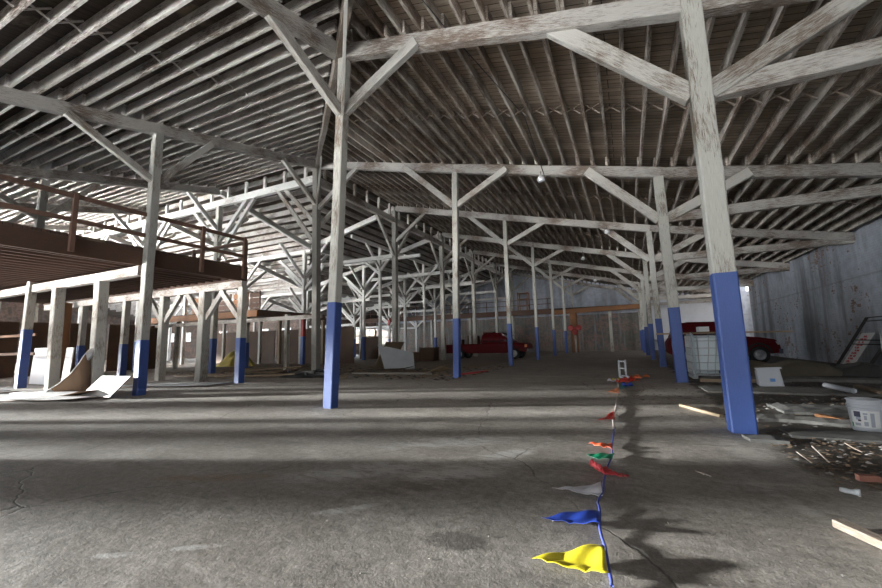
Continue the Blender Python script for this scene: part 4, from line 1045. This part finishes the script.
o = G().grid(lambda u, v: (-6.9+.8*u+.1*v, 12.9+.5*v, .05+.28*u*(1-.4*v)), 6, 4, .02, mi=0).build('broken_board', M['ply']); tag(o, 'broken tan board leaning up left of the second middle post', 'board')
# leaning sheets
o = G().grid(lambda u, v: (-11.0+.75*v*1.0+.1*u, 15.6+1.5*u, .0+1.25*v), 4, 6, .03).build('leaning_plywood', M['ply']); tag(o, 'tan plywood sheet leaning with its edge up before the ridge post', 'board')
o = G().grid(lambda u, v: (-10.15+1.3*u-(.55*v*(1-u*.6)), 15.3+.5*u+.25*v, 1.15*v*(1-.35*u)), 6, 6, .02).build('grey_sheet', M['grey_metal']); tag(o, 'grey metal sheet leaning against the tan plywood', 'sheet')
# crate, junk, tarps
for i, (x, y, z, w, lab) in enumerate(((-11.9, 23.2, .45, 1.0, 'large brown crate left of the pickup'), (-12.9, 23.3, .3, .8, 'smaller brown crate beside the large crate'))):
    t = thing('wooden_crate', (x, y, 0), lab, 'crate'); h_ = z*2
    G().box((x, y, z), (w*.94, .8, h_*.96)).build('panel', M['ply_dark'], t)
    for dx in (-w/2, w/2):
        for dy in (-.42, .42): G().beam((x+dx*.98, y+dy, 0), (x+dx*.98, y+dy, h_), .06, .06).build('batten', M['brown'], t)
r = random.Random(3)
for i in range(9):
    a = Vector((-11.2+r.uniform(-1.1, .7), 11.3+r.uniform(-.5, .5), .05+r.uniform(0, .18))); b = a+Vector((r.uniform(.4, 1.0), r.uniform(-.5, .4), r.uniform(-.04, .08)))
    o = G(); o.tube([a, a.lerp(b, .5)+Vector((0, 0, .05)), b], r.uniform(.03, .07), 8); tag(o.build('black_pipe', M['black_junk'], smooth=True), 'black pipe in the junk heap at the foot of the ridge post', 'pipe', 'black pipes heaped at the ridge post')
mound((-11.1, 11.4, 0), .6, .18, M['black_junk'], 'black rubbish heap round the ridge post foot', 'rubbish_heap', 'rubbish', 9, 1.6)
mound((-22.5, 17.2, 0), .9, .9, M['tarp_yellow'], 'yellow tarpaulin bundle under the low gallery', 'tarp_bundle', 'tarp', 4, 1.3)
for i, (x, y, mt, lab) in enumerate(((-22.6, 25.6, 'tarp_yellow', 'yellow sack among the clutter in the back hall'), (-21.6, 25.9, 'label_blue', 'blue drum among the clutter in the back hall'),
                                     (-23.6, 25.4, 'orange', 'orange barrel among the clutter in the back hall'), (-20.4, 25.2, 'ply', 'tan drum among the clutter in the back hall'))):
    g = G(); g.lathe((x, y, 0), [(0,0),(.3,0),(.32,.05),(.31,.4),(.33,.45),(.31,.5),(.32,.85),(.3,.9),(0,.9)], 18); tag(g.build('drum', M[mt], None, smooth=True), lab, 'drum')
sheet_thing('plywood_board', (-22.6, 23.3, .8), (2.4, .04, 1.6), .1, M['ply'], 'tan plywood board leaning among the back hall clutter', 'board', -.15)
sheet_thing('plywood_board', (-19.0, 26.5, .9), (2.0, .04, 1.8), -.1, M['ply_dark'], 'brown board standing right of the clutter in the back hall', 'board', -.12)
o = G().beam((-27.5, 30.5, 0), (-27.0, 31.0, 2.6), .5, .08, ch=0).build('white_ladder_board', M['white_sheet']); tag(o, 'white slanting board with the far windows behind it', 'board')
for i in range(4):
    x = -18+1.9*i; z = 1.5+.4*(i % 3)
    o = G().box((x, 42.6, z/2), (1.2, .8, z)).build('dark_cabinet', M['brown'] if i % 2 else M['ply_dark']); tag(o, 'dark box-shaped cabinet under the back gallery, %s from the left' % ORD[i], 'cabinet')
# red signs on the orange post at the back
p = Vector((-4.5, 38.9, 0)); t = thing('valve_station', p, 'red fire valve with hose reels on an orange upright at the back', 'fire valve')
G().beam((-4.5, 39.0, 0), (-4.5, 39.0, 1.6), .16, .16).build('stand_pipe', M['post'], t)
for dx, dz in ((-.35, 2.3), (.35, 2.3), (0, 1.9)): G().lathe(p+Vector((dx, -.1, dz)), [(0,-.06),(.22,-.06),(.26,0),(.22,.06),(0,.06)], 16, axis='Y').build('wheel', M['red'], t)
G().box(p+Vector((0, 0, 2.2)), (.9, .1, .3)).build('bracket', M['red'], t)
# white sheeting hung on the far right of the back wall
o = G(); o.box((6.2, 43.9, 2.6), (8.6, .3, 5.2)); tag(o.build('wall_back_right', M['wall_back']), kind='structure')
o = G().grid(lambda u, v: (2.2+6.6*u, 43.4+.12*math.sin(19*u+2*v), 4.9-(3.9+.25*math.sin(9*u))*v+.12*math.sin(7*u)*(1-v)), 40, 10, .02).build('white_sheeting', M['tarp_white'], smooth=True)
tag(o, 'pale plastic sheeting draped over the back wall behind the red car', 'sheeting')
wall_x('wall_right_back', 10.6, 32.0, 44.2, 5.2, [(33, 35.5, 0, 4.6)], M['wall_plain'], out=1)

# ceiling lamps
for i, (u, v, yy) in enumerate(((541,178,12.0),(583,258,24.4),(595,280,30.6),(607,231,18.2))):
    p = at(u, v, y=yy); zt = zr(p.x)-.1
    t = thing('floodlight', (p.x, p.y, p.z), 'small white floodlight hanging from the roof beam, %s from the front' % CN[i], 'lamp')
    G().tube([p, (p.x, p.y, max(zt, p.z+.1))], .012, 6).build('cord', M['black_junk'], t)
    G().lathe(p+Vector((0, 0, -.02)), [(0,-.1),(.09,-.1),(.13,-.02),(.07,.07),(.03,.1),(0,.1)], 16).build('lamp_head', M['lamp'], t, smooth=True)
a = Vector((-4.05, 5.0, 0)); 
o = G(); o.tube([(-3.1, 2.2, zr(-3.1)+.12), (-2.6, 5.8, zr(-2.6)+.16), (-1.9, 9.0, zr(-1.9)+.13), (-2.0, 12.0, 6.25)], .012, 6); tag(o.build('power_cable', M['black_junk']), 'black power cable strung below the joists to the front floodlight', 'cable')

# ------------------------------------------------------------------ light
w = bpy.data.worlds.new('sky'); scene.world = w; w.use_nodes = True
bg = w.node_tree.nodes['Background']; bg.inputs[0].default_value = (1.0,.985,.965,1); bg.inputs[1].default_value = 1.7
def area(name, loc, target, sx, sy2, power, col=(.86,.93,1.0), spread=math.pi):
    l = bpy.data.lights.new(name, 'AREA'); l.shape = 'RECTANGLE'; l.size = sx; l.size_y = sy2; l.energy = power; l.color = col; l.spread = spread
    o = bpy.data.objects.new(name, l); COL.objects.link(o); o.location = loc
    o.rotation_euler = (Vector(target)-Vector(loc)).to_track_quat('-Z', 'Z').to_euler(); return o
for i, (a, b, c, d) in enumerate(doors):
    area('door_daylight', (-60.2, (a+b)/2, (c+d)/2), (0, (a+b)/2+ (5 if i < 4 else 0), 1.0), b-a, d-c, 3000)
for a, b, c, d in win_n: area('window_daylight_and_fill', ((a+b)/2, 31.8, (c+d)/2), ((a+b)/2+6, 15, 3), b-a, d-c, 500)
for a, b, c, d in win_w: area('window_daylight_and_fill', (-31.1, (a+b)/2, (c+d)/2), (-18, (a+b)/2-3, 4), b-a, d-c, 250)
sun = bpy.data.lights.new('low_sun', 'SUN'); sun.energy = 38; sun.angle = math.radians(2.2); sun.color = (1, .96, .9)
so = bpy.data.objects.new('low_sun', sun); COL.objects.link(so); so.rotation_euler = Vector((math.cos(math.radians(21))*math.cos(math.radians(6.0)), math.sin(math.radians(21))*math.cos(math.radians(6.0)), -math.sin(math.radians(6.0)))).to_track_quat('-Z', 'Y').to_euler()
for a, b in win_s: area('window_daylight_and_fill', ((a+b)/2, -7.0, 2.4), ((a+b)/2+4, 2.5, 10.5), b-a, 3.2, 1500*(b-a), (1, .985, .96), math.radians(80))  # added fill lamps, aimed up to brighten the left roof joists
for a, b in win_f: area('window_daylight_and_fill', ((a+b)/2, -7.4, 1.9), ((a+b)/2, 6, 9.0), 4, 2.8, {-9.5: 520, -3.2: 330, 2.4: 230}[a], (1, .97, .93), math.radians(100))  # added fill lamps, aimed up to brighten the roof and spare the floor
area('side_door_daylight', (11.2, 34.2, 2.4), (6, 36, 1.5), 2.4, 4.4, 250, (1, .92, .85))

cam = bpy.data.cameras.new('camera'); co = bpy.data.objects.new('camera', cam); COL.objects.link(co)
cam.sensor_width = 36; cam.lens = F/882*36; cam.clip_end = 300; cam.clip_start = .05
m = Matrix((CR, CU, -CD)).transposed().to_4x4(); m.translation = CAM; co.matrix_world = m
scene.camera = co
vs = scene.view_settings; vs.view_transform = 'Standard'; vs.look = 'None'; vs.gamma = 1; vs.exposure = 0.42
scene.cycles.max_bounces = 8; scene.cycles.diffuse_bounces = 5; scene.cycles.use_denoising = True
for o in bpy.data.objects:
    if '_w' in o: del o['_w']
